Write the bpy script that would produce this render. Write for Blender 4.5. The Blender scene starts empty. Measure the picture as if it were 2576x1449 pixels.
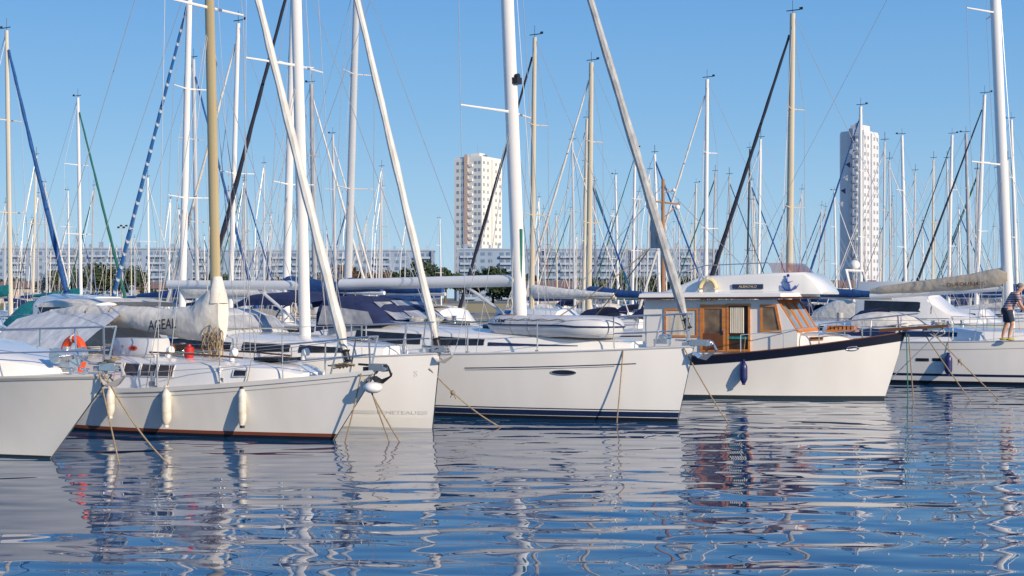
import bpy, bmesh, math, random
from mathutils import Vector, Matrix
random.seed(7)
R=math.radians; PI=math.pi
F=50/36*2576; CX=1288; HY=750; HC=2.5
scn=bpy.context.scene; col=scn.collection
def P(px,py,D): return Vector(((px-CX)*D/F, D, HC-(py-HY)*D/F))
def WP(px,py):            # point on the water
    D=F*HC/(py-HY); return Vector(((px-CX)*D/F,D,0))
# ---------------------------------------------------------------- materials
def mat(name,c,rough=.5,metal=0,var=.1,scale=2.,bump=0,c2=None,coat=0,alpha=1,stretch=None,detail=5):
    m=bpy.data.materials.new(name); m.use_nodes=True; nt=m.node_tree; N=nt.nodes; L=nt.links
    b=N['Principled BSDF']; b.inputs['Roughness'].default_value=rough; b.inputs['Metallic'].default_value=metal
    if coat: b.inputs['Coat Weight'].default_value=coat; b.inputs['Coat Roughness'].default_value=.08
    tc=N.new('ShaderNodeTexCoord'); mp=N.new('ShaderNodeMapping'); L.new(tc.outputs['Object'],mp.inputs[0])
    if stretch: mp.inputs['Scale'].default_value=stretch
    n=N.new('ShaderNodeTexNoise'); n.inputs['Scale'].default_value=scale; n.inputs['Detail'].default_value=detail; L.new(mp.outputs[0],n.inputs[0])
    r=N.new('ShaderNodeValToRGB'); r.color_ramp.elements[0].position=.32; r.color_ramp.elements[1].position=.68
    a=c2 if c2 else tuple(x*(1-var) for x in c); bb=c if c2 else tuple(min(1,x*(1+var)) for x in c)
    r.color_ramp.elements[0].color=(*a,1); r.color_ramp.elements[1].color=(*bb,1)
    L.new(n.outputs[0],r.inputs[0]); L.new(r.outputs[0],b.inputs['Base Color'])
    if bump:
        n2=N.new('ShaderNodeTexNoise'); n2.inputs['Scale'].default_value=scale*1.6; n2.inputs['Detail'].default_value=1.5; L.new(mp.outputs[0],n2.inputs[0])
        bp=N.new('ShaderNodeBump'); bp.inputs['Distance'].default_value=bump; L.new(n2.outputs[0],bp.inputs['Height']); L.new(bp.outputs[0],b.inputs['Normal'])
    if alpha<1: b.inputs['Alpha'].default_value=alpha
    return m
M={}
M['gel']=mat('gelcoat_white',(.85,.83,.79),.2,coat=.5,c2=(.79,.765,.72),scale=1.1,stretch=(1,1,.2))
M['gelold']=mat('gelcoat_weathered',(.83,.81,.77),.3,coat=.3,c2=(.75,.725,.68),scale=1.6,stretch=(1,1,.2))
M['gelcream']=mat('gelcoat_cream',(.82,.79,.73),.28,coat=.3,c2=(.76,.73,.67),scale=1.5,stretch=(1,1,.3))
M['deck']=mat('deck_white',(.77,.76,.74),.5,var=.07,scale=3)
M['navy']=mat('navy_paint',(.012,.022,.07),.25,coat=.4)
M['sheerblack']=mat('sheer_black',(.010,.012,.026),.3,coat=.3)
M['black']=mat('black_paint',(.010,.012,.022),.35)
M['grey']=mat('grey_paint',(.45,.44,.42),.4)
M['antired']=mat('antifouling_red',(.20,.055,.03),.6)
M['antidk']=mat('antifouling_dark',(.015,.025,.03),.7)
M['alu']=mat('mast_aluminium',(.62,.62,.62),.38,metal=.2,var=.08,scale=1,stretch=(1,1,.2))
M['alum_white']=mat('mast_white',(.82,.80,.77),.35,var=.05,scale=1,stretch=(1,1,.2))
M['gold']=mat('mast_gold',(.48,.38,.21),.4,metal=.15,var=.12,scale=1,stretch=(1,1,.2))
M['palegold']=mat('mast_pale_gold',(.60,.52,.38),.4,var=.1,scale=1,stretch=(1,1,.2))
M['tanmast']=mat('mast_tan',(.66,.60,.48),.4,var=.08,scale=1,stretch=(1,1,.2))
M['dkmast']=mat('mast_dark',(.05,.05,.055),.4)
M['greymast']=mat('mast_grey',(.40,.40,.41),.5,var=.1)
M['woodmast']=mat('mast_wood',(.34,.17,.08),.5,var=.15)
M['steel']=mat('stainless_steel',(.66,.66,.66),.25,metal=.8,var=.05)
M['wire']=mat('rigging_wire',(.42,.42,.43),.35,metal=.4)
M['sail']=mat('furled_sailcloth',(.77,.74,.68),.8,c2=(.58,.555,.51),scale=7,bump=.012,stretch=(1,1,.35))
M['sailgrey']=mat('furled_sail_grey',(.50,.50,.49),.85,c2=(.32,.32,.32),scale=9,bump=.012,stretch=(1,1,.5))
M['canvas']=mat('canvas_beige',(.75,.71,.64),.9,c2=(.62,.58,.51),scale=3,bump=.03)
M['canvasgrey']=mat('canvas_grey',(.60,.62,.63),.9,c2=(.50,.51,.53),scale=2.5,bump=.035)
M['canvastan']=mat('canvas_tan',(.58,.49,.37),.9,c2=(.48,.40,.30),scale=3,bump=.03)
M['canvasnavy']=mat('canvas_navy',(.010,.018,.07),.85,c2=(.020,.032,.10),scale=3,bump=.03)
M['canvasblue']=mat('canvas_blue',(.012,.08,.26),.85,c2=(.01,.05,.17),scale=4,bump=.03)
M['canvasteal']=mat('canvas_teal',(.01,.27,.27),.85,c2=(.01,.18,.19),scale=4,bump=.03)
M['canvaswhite']=mat('canvas_white',(.72,.71,.68),.9,c2=(.60,.59,.57),scale=4,bump=.03)
M['stayblue']=mat('furled_blue',(.012,.10,.32),.8,c2=(.01,.05,.18),scale=8)
M['staygreen']=mat('furled_green',(.01,.12,.09),.8,scale=8)
M['stayblack']=mat('furled_black',(.015,.02,.04),.8,scale=8)
M['glassdk']=mat('dark_window',(.02,.022,.03),.08,var=.3,scale=3)
M['glassbrown']=mat('brown_window',(.07,.05,.04),.1,var=.4,scale=3)
M['clear']=mat('clear_vinyl',(.46,.47,.48),.18,c2=(.22,.23,.27),scale=3,bump=.03)
M['wood']=mat('varnished_wood',(.66,.25,.05),.28,coat=.4,c2=(.48,.16,.03),scale=3,stretch=(1,1,6))
M['wooddk']=mat('dark_wood',(.20,.075,.028),.4,c2=(.12,.045,.018),scale=3)
M['teak']=mat('weathered_teak',(.30,.2,.12),.7,c2=(.2,.13,.08),scale=6)
M['curtain']=mat('curtain',(.74,.69,.58),.9,c2=(.5,.45,.36),scale=12,stretch=(1,1,.05))
M['interior']=mat('shaded_interior_panel',(.10,.045,.02),.7,c2=(.02,.012,.008),scale=2)  # dark tone stands for the shade inside the doorway
M['orange']=mat('orange_red',(.80,.09,.02),.5)
M['yellow']=mat('buoy_beige',(.74,.60,.34),.6)
M['red']=mat('red_plastic',(.5,.02,.02),.5)
M['white']=mat('white_plastic',(.80,.79,.76),.4)
M['rubwhite']=mat('fender_white',(.80,.77,.70),.35,c2=(.52,.46,.36),scale=6)
M['rubnavy']=mat('fender_navy',(.02,.025,.12),.35)
M['rope']=mat('rope_tan',(.38,.29,.19),.95,c2=(.22,.17,.11),scale=30)
M['ropewhite']=mat('rope_white',(.60,.58,.52),.95,c2=(.45,.43,.39),scale=30)
M['ropegreen']=mat('rope_green',(.03,.2,.14),.95,scale=30)
M['blkplastic']=mat('black_plastic',(.02,.02,.022),.45)
M['pvcgrey']=mat('inflatable_grey',(.62,.63,.65),.4,c2=(.54,.55,.57),scale=3)
M['burg']=mat('tinted_screen',(.22,.10,.10),.12,alpha=.55)
M['blueem']=mat('blue_emblem',(.015,.04,.34),.4)
def mat_spiral():
    m=mat('spiral_blue_white',(.6,.6,.6),.8); nt=m.node_tree;N=nt.nodes;L=nt.links;b=N['Principled BSDF']
    tc=N.new('ShaderNodeTexCoord'); w=N.new('ShaderNodeTexWave'); w.bands_direction='Z'; w.inputs['Scale'].default_value=.75
    mp=N.new('ShaderNodeMapping'); mp.inputs['Rotation'].default_value=(.0,.9,0)
    L.new(tc.outputs['Object'],mp.inputs[0]); L.new(mp.outputs[0],w.inputs[0])
    r=N.new('ShaderNodeValToRGB'); r.color_ramp.elements[0].position=.86; r.color_ramp.elements[1].position=.94
    r.color_ramp.elements[0].color=(.012,.10,.30,1); r.color_ramp.elements[1].color=(.5,.54,.57,1)
    L.new(w.outputs[0],r.inputs[0]); L.new(r.outputs[0],b.inputs['Base Color']); return m
M['spiral']=mat_spiral()
# ---------------------------------------------------------------- mesh builder
class MB:
    def __init__(s): s.v=[]; s.f=[]
    def add(s,vs,fs):
        o=len(s.v); s.v+=[tuple(v) for v in vs]; s.f+=[tuple(i+o for i in f) for f in fs]; return s
    def box(s,c,sz,rz=0,mat3=None):
        x,y,z=[q/2 for q in sz]; vs=[]
        m=mat3 if mat3 else Matrix.Rotation(rz,3,'Z')
        for dx in(-1,1):
            for dy in(-1,1):
                for dz in(-1,1): vs.append(Vector(c)+m@Vector((dx*x,dy*y,dz*z)))
        return s.add(vs,[(0,1,3,2),(4,6,7,5),(0,4,5,1),(2,3,7,6),(0,2,6,4),(1,5,7,3)])
    def loft(s,rings,closed=True,cap=True):
        n=len(rings[0]); vs=[p for r in rings for p in r]; fs=[]
        for i in range(len(rings)-1):
            for j in range(n if closed else n-1):
                k=(j+1)%n; fs.append((i*n+j,i*n+k,(i+1)*n+k,(i+1)*n+j))
        if cap: fs.append(tuple(range(n))); fs.append(tuple(range((len(rings)-1)*n,len(rings)*n)))
        return s.add(vs,fs)
    def tube(s,pts,r,n=6,cap=True,ell=1.):
        pts=[Vector(p) for p in pts]; k=len(pts)
        if not isinstance(r,(list,tuple)): r=[r]*k
        d=(pts[-1]-pts[0]); ref=Vector((1,0,0)) if abs(d.z)>.8*max(d.length,1e-6) else Vector((0,0,1))
        rings=[]
        for i,p in enumerate(pts):
            t=(pts[min(i+1,k-1)]-pts[max(i-1,0)])
            if t.length<1e-9: t=Vector((0,0,1))
            t.normalize(); a=t.cross(ref)
            if a.length<.05: a=t.cross(Vector((0,1,0)))
            a.normalize(); b=a.cross(t)
            rings.append([p+a*(math.cos(2*PI*j/n)*r[i])+b*(math.sin(2*PI*j/n)*r[i]*ell) for j in range(n)])
        return s.loft(rings,True,cap)
    def prism(s,poly,y0,y1):
        return s.loft([[(x,y0,z) for x,z in poly],[(x,y1,z) for x,z in poly]])
    def ball(s,c,r,n=10,m=6,sc=(1,1,1)):
        c=Vector(c); rings=[]
        for i in range(m+1):
            th=PI*i/m; q=max(math.sin(th),.02); rings.append([c+Vector((r*sc[0]*q*math.cos(2*PI*j/n),r*sc[1]*q*math.sin(2*PI*j/n),r*sc[2]*math.cos(th))) for j in range(n)])
        return s.loft(rings)
    def build(s,name,m,parent=None,smooth=True,ang=38):
        me=bpy.data.meshes.new(name); me.from_pydata(s.v,[],s.f)
        bm=bmesh.new(); bm.from_mesh(me); bmesh.ops.recalc_face_normals(bm,faces=bm.faces); bm.to_mesh(me); bm.free()
        if smooth:
            me.polygons.foreach_set('use_smooth',[True]*len(me.polygons)); me.set_sharp_from_angle(angle=R(ang))
        me.materials.append(m if not isinstance(m,str) else M[m])
        o=bpy.data.objects.new(name,me); col.objects.link(o)
        if parent: o.parent=parent
        return o
def empty(name,loc,rz=0):
    o=bpy.data.objects.new(name,None); col.objects.link(o); o.location=loc; o.rotation_euler=(0,0,rz); o.empty_display_size=.3; return o
def tag(o,label,cat,group=None):
    o['label']=label; o['category']=cat
    if group: o['group']=group
    return o
def lerp(a,b,t): return a+(b-a)*t
def lerpv(p,q,t): return Vector(p)*(1-t)+Vector(q)*t
def catenary(p,q,sag,n=10):
    return [lerpv(p,q,i/n)-Vector((0,0,sag*4*(i/n)*(1-i/n))) for i in range(n+1)]
def text2d(body,shear=0,bold=.0):
    cu=bpy.data.curves.new('t','FONT'); cu.body=body; cu.size=1; cu.shear=shear; cu.offset=bold; cu.resolution_u=3
    o=bpy.data.objects.new('t',cu); col.objects.link(o); bpy.context.view_layer.update()
    dg=bpy.context.evaluated_depsgraph_get(); me=o.evaluated_get(dg).to_mesh()
    vs=[(v.co.x,v.co.y) for v in me.vertices]; fs=[tuple(p.vertices) for p in me.polygons]
    o.evaluated_get(dg).to_mesh_clear(); bpy.data.objects.remove(o)
    x0=min(v[0] for v in vs); x1=max(v[0] for v in vs); y0=min(v[1] for v in vs); y1=max(v[1] for v in vs)
    return [((x-x0)/(x1-x0),(y-y0)/(y1-y0)) for x,y in vs],fs
def text_map(name,body,fn,m,parent,**k):
    vs,fs=text2d(body,**k); mb=MB(); mb.add([fn(x,y) for x,y in vs],fs); return mb.build(name,m,parent,smooth=False)
def quadtext(name,body,p0,p1,up,m,parent,**k):   # p0 lower left, p1 lower right
    p0=Vector(p0);p1=Vector(p1);up=Vector(up)
    return text_map(name,body,lambda x,y:p0+(p1-p0)*x+up*y,m,parent,**k)
# ---------------------------------------------------------------- boat
class Boat:
    def __init__(s,name,O,a,label,cat,L,B,sb,sm,rake,stern=.75,um=.45,pd=2.2,pw=1.45,wl=.9,fl=.8,group=None,scale=1):
        s.O=Vector((O[0],O[1],0)); s.a=a; s.h=Vector((math.cos(a),-math.sin(a),0)); s.l=Vector((math.sin(a),math.cos(a),0))
        s.root=empty(name,s.O,-a); s.root.scale=(scale,)*3; tag(s.root,label,cat,group)
        s.L=L;s.B=B;s.sb=sb;s.sm=sm;s.rake=rake;s.stern=stern;s.um=um;s.pd=pd;s.pw=pw;s.wl=wl;s.fl=fl
    def c(s,px,py,y=0):
        C=Vector((0,0,HC)); d=Vector(((px-CX)/F,1,-(py-HY)/F)); t=(y+s.O.dot(s.l))/d.dot(s.l); p=C+d*t
        return Vector(((p-s.O).dot(s.h),y,p.z))
    def w(s,p): return s.O+s.h*p[0]+s.l*p[1]+Vector((0,0,p[2]))
    def shp(s,u,p):
        if u>s.um: t=(u-s.um)/(1-s.um); return 1-t**p
        t=(s.um-u)/s.um; return 1-(1-s.stern)*t*t
    def sh(s,u):
        if u>s.um: t=(u-s.um)/(1-s.um); return s.sm+(s.sb-s.sm)*t**2
        return s.sm+.06*((s.um-u)/s.um)**2
    def S(s,u,z,side=-1,off=0):
        sh=s.sh(u); v=z/sh; wb=s.B/2*s.wl*s.shp(u,s.pw); bd=s.B/2*s.shp(u,s.pd)
        if v>=0: hb=wb+(bd-wb)*min(v,1.1)**s.fl
        else: hb=wb*(1-.6*min(1,(-z/.35))**2)
        x=-s.L*(1-u)+s.rake*max(v,-.3)*u**5-(.25*(1-v)*(1-u)**4)
        return Vector((x,side*(max(hb,.015)+off),z))
    def ux(s,x): 
        lo,hi=0.,1.
        for _ in range(24):
            m=(lo+hi)/2
            if s.S(m,s.sh(m))[0]<x: lo=m
            else: hi=m
        return lo
    def edge(s,x,side=-1,inset=.06,dz=0):
        u=s.ux(x); p=s.S(u,s.sh(u),side); p.y-=side*min(inset,abs(p.y)); p.z+=dz; return p
    def hit(s,px,py):
        best=None
        for i in range(401):
            u=i/400; z=.6
            for _ in range(5):
                wp=s.w(s.S(u,z)); z=HC-(py-HY)*wp.y/F; z=max(-.3,min(z,s.sh(u)*1.05))
            wp=s.w(s.S(u,z)); e=abs(CX+F*wp.x/wp.y-px)
            if best is None or e<best[0]: best=(e,u,z)
        return best[1],best[2]
    def hull(s,m='gel',deck='deck',nu=44,rail='alu',railr=.022):
        rings=[]
        vv=[1,.92,.8,.66,.5,.35,.2,.08,0]
        for i in range(nu+1):
            u=(i/nu)**.8; sh=s.sh(u); zs=[v*sh for v in vv]+[-.12,-.3]
            r=[s.S(u,z,-1) for z in zs]+[s.S(u,z,1) for z in reversed(zs)]; rings.append(r)
        mb=MB(); mb.loft(rings,closed=False,cap=False); n=len(rings[0]); mb.f.append(tuple(range(n))); mb.build('hull',m,s.root,ang=60)
        d=MB(); rr=[]
        for i in range(nu+1):
            u=(i/nu)**.8; e=s.S(u,s.sh(u)); hb=abs(e.y)-.01
            rr.append([(e.x,hb*t,e.z-.012+.07*(1-t*t)*min(1,hb)) for t in(-1,-.7,-.35,0,.35,.7,1)])
        d.loft(rr,closed=False,cap=False); d.build('deck',deck,s.root)
        if rail:
            t=MB()
            for sd in(-1,1): t.tube([s.S(i/30,s.sh(i/30),sd)+Vector((0,0,railr*.5)) for i in range(31)],railr,6)
            t.build('toe_rail',rail,s.root)
    def stripe(s,name,u0,u1,z0,z1,m,off=.006,n=40,sides=(-1,1)):
        mb=MB(); f0=z0 if callable(z0) else (lambda u:z0); f1=z1 if callable(z1) else (lambda u:z1)
        for sd in sides:
            g=[]
            for i in range(n+1):
                u=lerp(u0,u1,i/n); g.append([s.S(u,lerp(f0(u),f1(u),k/4),sd,off) for k in range(5)])
            mb.loft(g,closed=False,cap=False)
        return mb.build(name,m,s.root)
    def trunk(s,name,st,m='gel',zb=None,parent=None):    # st: (x,halfw,ztop)
        rings=[]; s.tr=st; s.trb=zb
        for x,w,zt in st:
            b=zb if zb is not None else s.sh(s.ux(x))-.02
            h=zt-b
            rings.append([(x,-w,b),(x,-w*.96,b+h*.55),(x,-w*.9,b+h*.85),(x,-w*.72,b+h),(x,-w*.35,b+h*1.07),(x,w*.35,b+h*1.07),(x,w*.72,b+h),(x,w*.9,b+h*.85),(x,w*.96,b+h*.55),(x,w,b)])
        mb=MB(); mb.loft(rings); return mb.build(name,m,parent or s.root,ang=30)
    def trpt(s,x,f,side=-1,off=.01):
        st=sorted(s.tr)
        for i in range(len(st)-1):
            if st[i][0]<=x<=st[i+1][0]: break
        t=(x-st[i][0])/(st[i+1][0]-st[i][0]); w=lerp(st[i][1],st[i+1][1],t); zt=lerp(st[i][2],st[i+1][2],t)
        b=s.trb if s.trb is not None else s.sh(s.ux(x))-.02
        h=zt-b
        ww=lerp(w,w*.96,f/.55) if f<.55 else lerp(w*.96,w*.9,(f-.55)/.3)
        return Vector((x,side*(ww+off),b+h*f))
    def trwin(s,name,x0,x1,f0,f1,m='glassdk',taper=.0,n=8,side=-1,frame=None):
        mb=MB(); g=[]
        for i in range(n+1):
            t=i/n; x=lerp(x0,x1,t); a=lerp(f0,(f0+f1)/2,taper*t); b=lerp(f1,(f0+f1)/2,taper*t)
            g.append([s.trpt(x,a,side),s.trpt(x,(a+b)/2,side),s.trpt(x,b,side)])
        mb.loft(g,closed=False,cap=False); o=mb.build(name,m,s.root)
        if frame:
            f=MB(); loop=[r[0] for r in g]+[g[-1][1]]+[r[-1] for r in reversed(g)]+[g[0][1],g[0][0]]
            f.tube(loop,.014,5); f.build('frame',frame,o)
        return o
    def pulpit(s,xb,h=.62,m='steel',xf=None,r=.014,over=.15):
        mb=MB(); ub=s.ux(xb)
        def rail(hh,ov):
            a=[]
            for i in range(7):
                u=lerp(ub,.985,i/6); p=s.S(u,s.sh(u),-1); p.y=min(p.y+.05,-.12); p.z+=hh; p.x+=ov*(i/6)**2; a.append(p)
            return a+[Vector((p.x,-p.y,p.z)) for p in reversed(a)]
        top=rail(h,over); mid=rail(h*.5,over*.4)
        base=s.edge(xb,-1); 
        mb.tube([base]+top+[s.edge(xb,1)],r,6)
        mb.tube(mid,r*.8,6)
        for x in(lerp(xb,s.rake,.5),s.rake-.15):
            for sd in(-1,1):
                b=s.edge(x,sd); k=min(top,key=lambda q:abs(q.x-x-.08)); mb.tube([b,(k.x,sd*abs(k.y),k.z)],r,6)
        mb.build('pulpit',m,s.root)
    def lifelines(s,x0,x1,n,h=.6,m='steel'):
        xs=[lerp(x0,x1,i/(n-1)) for i in range(n)]
        for sd in(-1,1):
            for x in xs[1:]:
                t=MB(); e=s.edge(x,sd); t.tube([e,e+Vector((0,0,h))],.014,6); t.box(e+Vector((0,0,.03)),(.08,.06,.06)); t.build('stanchion',m,s.root)
            w=MB()
            for hh in(h,h*.5): w.tube([s.edge(x,sd)+Vector((0,0,hh)) for x in xs],.006,5)
            w.build('lifeline','wire',s.root)
    def clutter(s,base,xs,zt,seed):
        rn=random.Random(seed)
        for x in xs:
            for sd in(-1,1):
                q=MB(); y=sd*rn.uniform(.35,.75); q.tube([(x,y,zt),(x,y,zt+.06),(x,y,zt+.09),(x,y,zt+.17)],[.075,.07,.045,.065],10); q.build('winch','steel',s.root)
        for k in range(4):
            y=-.45+.3*k; q=MB(); pts=[(lerp(base.x-.1,xs[-1],i/8),lerp(y*.3,y,min(1,i/3))+rn.uniform(-.03,.03),zt+.03+rn.uniform(0,.02)) for i in range(9)]; q.tube(pts,.009,5); q.build('deck_line',rn.choice(['ropewhite','ropewhite','rope','ropegreen']),s.root)
        for k in range(3):
            q=MB(); cx=lerp(xs[0],xs[-1],rn.random()); cy=rn.uniform(-.7,-.1); q.tube([(cx+.13*math.cos(t*.8)*(1+.03*t),cy+.13*math.sin(t*.8)*(1+.03*t),zt+.03+.004*t) for t in range(24)],.012,5); q.build('coiled_line','ropewhite',s.root)
        for k in range(3):
            q=MB(); y=.14*(k-1); q.tube([(base.x-.14,y,zt+.1),(base.x-.14,y,zt+.55),(base.x-.12,y*.6,zt+2.4)],.009,5); q.tube([(base.x-.17+.05*math.cos(t),y+.04*math.sin(t*.5),zt+.45+.13*math.sin(t)) for t in range(13)],.011,5); q.build('halyard_coil',['ropewhite','rope','ropewhite'][k],s.root)
    def rig(s,base,top,stayb,mastm='alu',r=.09,stay='sail',sr=.075,spreaders=(),sw=1.15,sweep=.35,back=None,wr=.007,masthead=False,stayfrac=.97,swpm=None,furl=True):
        base=Vector(base);top=Vector(top)
        mb=MB(); n=10; mb.tube([lerpv(base,top,i/n) for i in range(n+1)],[r*(1-.25*(i/n)**2) for i in range(n+1)],10,ell=1.35); mast=mb.build('mast',mastm,s.root)
        def mz(f): return lerpv(base,top,f)
        tips=[]
        for zf in spreaders:
            f=(zf-base.z)/(top.z-base.z); m0=mz(f); row=[]
            for sd in(-1,1):
                e=m0+Vector((-sweep,sd*sw*(1-.15*spreaders.index(zf)),.04)); t=MB(); t.tube([m0,e],[.03,.018],6); t.build('spreader',swpm or mastm,s.root); row.append(e)
            tips.append(row)
        for k,sd in enumerate((-1,1)):
            ch=s.edge(base.x-.3,sd,.12); t=MB(); t.tube([ch]+[r_[k] for r_ in tips]+[mz(.985)],wr,5); t.build('shroud','wire',s.root)
            if tips:
                f=(spreaders[0]-base.z)/(top.z-base.z); t=MB(); t.tube([ch+Vector((.25,0,0)),mz(f-.01)],wr,5); t.build('shroud','wire',s.root)
                t=MB(); t.tube([ch+Vector((-.3,0,0)),mz(f-.01)],wr,5); t.build('shroud','wire',s.root)
        t=MB(); t.tube([lerpv(base,top,.02)+Vector((.35,.25,0)),mz(.55)+Vector((.16,.1,0)),mz(.98)],wr*.9,4); t.build('halyard','wire',s.root)
        if stayb is not None:
            stayb=Vector(stayb); st=mz(stayfrac)
            if furl:
                q=MB(); n=30; pts=[lerpv(stayb,st,.0+.97*i/n)+Vector((0,.006*math.sin(i*1.9),0)) for i in range(n+1)]
                rr=[sr*(.55 if i==0 else (1.12-.6*(i/n))*(1+.09*math.sin(i*1.7)+.03*math.sin(i*4.1))) for i in range(n+1)]
                q.tube(pts,rr,8); fo=q.build('furled_headsail',stay,s.root)
            q=MB(); q.tube([stayb-Vector((0,0,.3)),st],.008,5); q.build('forestay','wire',s.root)
            if furl:
                q=MB(); dr=(st-stayb).normalized(); q.tube([stayb-dr*.22,stayb-dr*.19,stayb-dr*.05,stayb-dr*.02],[.09,.06,.06,.09],10); q.build('furler_drum','blkplastic',s.root)
        if back is not None:
            q=MB(); q.tube([back,top],wr,5); q.build('backstay','wire',s.root)
        if masthead:
            q=MB(); q.tube([top,top+Vector((0,0,.5))],.01,5); q.tube([top+Vector((.25,0,.12)),top+Vector((-.3,0,.12))],.02,5); q.box(top+Vector((-.35,0,.16)),(.14,.02,.1)); q.build('wind_vane','blkplastic',s.root)
        return mast,mz
def canopy(root,name,st,m,n=12,pw=.55):
    rings=[]
    for x,zb,zt,hw in st:
        r=[]
        for k in range(n+1):
            th=PI*k/n; c=math.cos(th); q=math.sin(th)
            r.append((x,-hw*(1 if c>0 else -1)*abs(c)**pw,zb+(zt-zb)*max(q,0)**pw))
        rings.append(r)
    mb=MB(); mb.loft(rings,closed=False,cap=False); return mb.build(name,m,root)
def bundle(root,name,p0,p1,prof,m,seed=1,n=14,N=34,rough=1.):   # prof: (t, halfheight, halfwidth, dz)
    rnd=random.Random(seed); p0=Vector(p0);p1=Vector(p1); rings=[]; d=(p1-p0).normalized(); sd=Vector((0,0,1)).cross(d).normalized(); K=len(prof)
    for i in range(N+1):
        t=i/N
        for k in range(K-1):
            if prof[k][0]<=t<=prof[k+1][0]: break
        q=(t-prof[k][0])/(prof[k+1][0]-prof[k][0]); q=q*q*(3-2*q); hh=lerp(prof[k][1],prof[k+1][1],q); hw=lerp(prof[k][2],prof[k+1][2],q); dz=lerp(prof[k][3],prof[k+1][3],q)
        c=lerpv(p0,p1,t)+Vector((0,0,dz)); j=1+rnd.uniform(-.03,.03)*rough
        ring=[]
        for a in range(n):
            th=2*PI*a/n; w=1+(.05*math.sin(th*3+i*.5)+rnd.uniform(-.015,.015))*rough
            ring.append(c+sd*(math.cos(th)*hw*j*w)+Vector((0,0,math.sin(th)*hh*j*w)))
        rings.append(ring)
    mb=MB(); mb.loft(rings); return mb.build(name,m,root,ang=70)
def rope_thing(p,q,sag,label,m='rope',r=.014,knot=None):
    o=MB(); q=Vector(q); p=Vector(p); pts=catenary(p,q,sag,12); org=pts[0].copy()
    o.tube([x-org for x in pts],r,6)
    if knot:
        k=lerpv(p,q,knot)-Vector((0,0,sag*4*knot*(1-knot)))-org; o.ball(k,.05,8,5); o.tube([k,k+Vector((.06,0,-.12))],.012,5); o.tube([k,k+Vector((-.05,0,-.1))],.012,5)
    ob=o.build('mooring_rope',m); ob.location=org; tag(ob,label,'rope','mooring ropes running from bows into the water'); return ob
def fender(b,px,pt,pb,label,m='rubwhite',r=.095,capm=None,group='fenders hung along the hulls'):
    u,z=b.hit(px,pt); _,z2=b.hit(px,pb); p=b.S(u,(z+z2)/2,-1,r+.02); top=b.S(u,b.sh(u),-1,0.02)
    H=z-z2; wp=b.w(p); rt=empty('fender',(wp.x,wp.y,z2),-b.a); tag(rt,label,'fender',group)
    rr=[.02,.05,r*.75,r*.97,r,r,r,r,r*.97,r*.75,.05,.03,.03]; zz=[0,.02,.06,.11,.16,H*.4,H*.6,H-.2,H-.13,H-.08,H-.04,H-.02,H]
    mb=MB(); mb.tube([(0,0,q) for q in zz],rr,14); mb.build('fender_body',m,rt)
    t=MB(); t.tube([(0,0,H+.04),(0,0,H-.02)],.045,8); t.build('fender_eye',capm or m,rt)
    t=MB(); t.tube([(0,0,-.03),(0,0,.06)],.045,8); t.build('fender_eye',capm or m,rt)
    t=MB(); d=b.w(top)-Vector((wp.x,wp.y,z2)); d=Matrix.Rotation(b.a,3,'Z')@d; t.tube([(0,0,H),d+Vector((0,0,.05)),d+Vector((0,.1,.4))],.008,5); t.build('fender_line','rope',rt)
    return rt
A=R(34)
def anchor_part(b,x,z,s=1.,m='steel'):
    mb=MB(); mb.prism([(x-.35*s,z+.03),(x+.15*s,z+.03),(x+.18*s,z-.03),(x-.35*s,z-.05)],-.05,.05)
    mb.tube([(x-.5*s,0,z+.07),(x+.22*s,0,z+.05),(x+.3*s,0,z-.1*s)],.022,6)
    mb.loft([[(x+.34*s,0,z-.06*s),(x+.26*s,-.02,z-.12),(x+.3*s,.02,z-.12)],[(x+.1*s,0,z-.28*s),(x+.02*s,-.16*s,z-.24*s),(x+.02*s,.16*s,z-.24*s)],[(x-.12*s,0,z-.16*s),(x-.14*s,-.1*s,z-.14*s),(x-.14*s,.1*s,z-.14*s)]])
    mb.build('anchor',m,b.root)
    t=MB(); t.tube([(x+.14*s,-.07,z),(x+.14*s,.07,z)],.045,10); t.box((x-.02,-.06,z+.03),(.35*s,.012,.12)); t.box((x-.02,.06,z+.03),(.35*s,.012,.12)); t.build('bow_roller','steel',b.root)
# ================================================================ BOAT 1 motor boat at left
b=Boat('motor_boat',WP(128,1153),A,'cream motorboat bow with flared hull and windlass, cut off by left edge','boat',9.5,3.3,1.36,1.2,1.42,pd=2.8,pw=1.25,fl=1.7,wl=.82)
b1=b; b.hull('gelcream','deck',rail=None)
b.stripe('rubbing_strake',0,1,lambda u:b1.sh(u)-.07,lambda u:b1.sh(u)-.03,'grey',off=.02)
b.stripe('bottom_paint',0,1,-.25,.04,'antidk',off=.006)
b.trunk('cabin',[(.35,.15,1.42),(0,.5,1.52),(-.8,.85,1.66),(-1.6,1.0,1.78),(-4.5,1.2,1.95)],'gel')
b.trwin('cabin_window',-3.6,-1.1,.4,.8)
b.pulpit(-1.9,.72,over=.2,r=.016)
b.lifelines(-2,-8,5,.7)
anchor_part(b,1.4,1.44,1.0,'grey')
p=b.c(160,905,-.1); mb=MB(); mb.box((p.x,0,1.5),(.3,.22,.12)); mb.tube([(p.x,-.22,1.62),(p.x,.22,1.62)],.085,12); mb.tube([(p.x,-.28,1.62),(p.x,-.22,1.62)],.12,12); mb.tube([(p.x,.22,1.62),(p.x,.28,1.62)],.12,12); mb.tube([(p.x-.05,0,1.56),(p.x-.05,0,1.75)],.06,10); mb.build('windlass','steel',b.root)
mb=MB(); mb.tube([(p.x,0,1.66),(p.x+.5,0,1.52),(1.25,0,1.5)],.016,6); mb.build('anchor_chain','steel',b.root)
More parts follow.
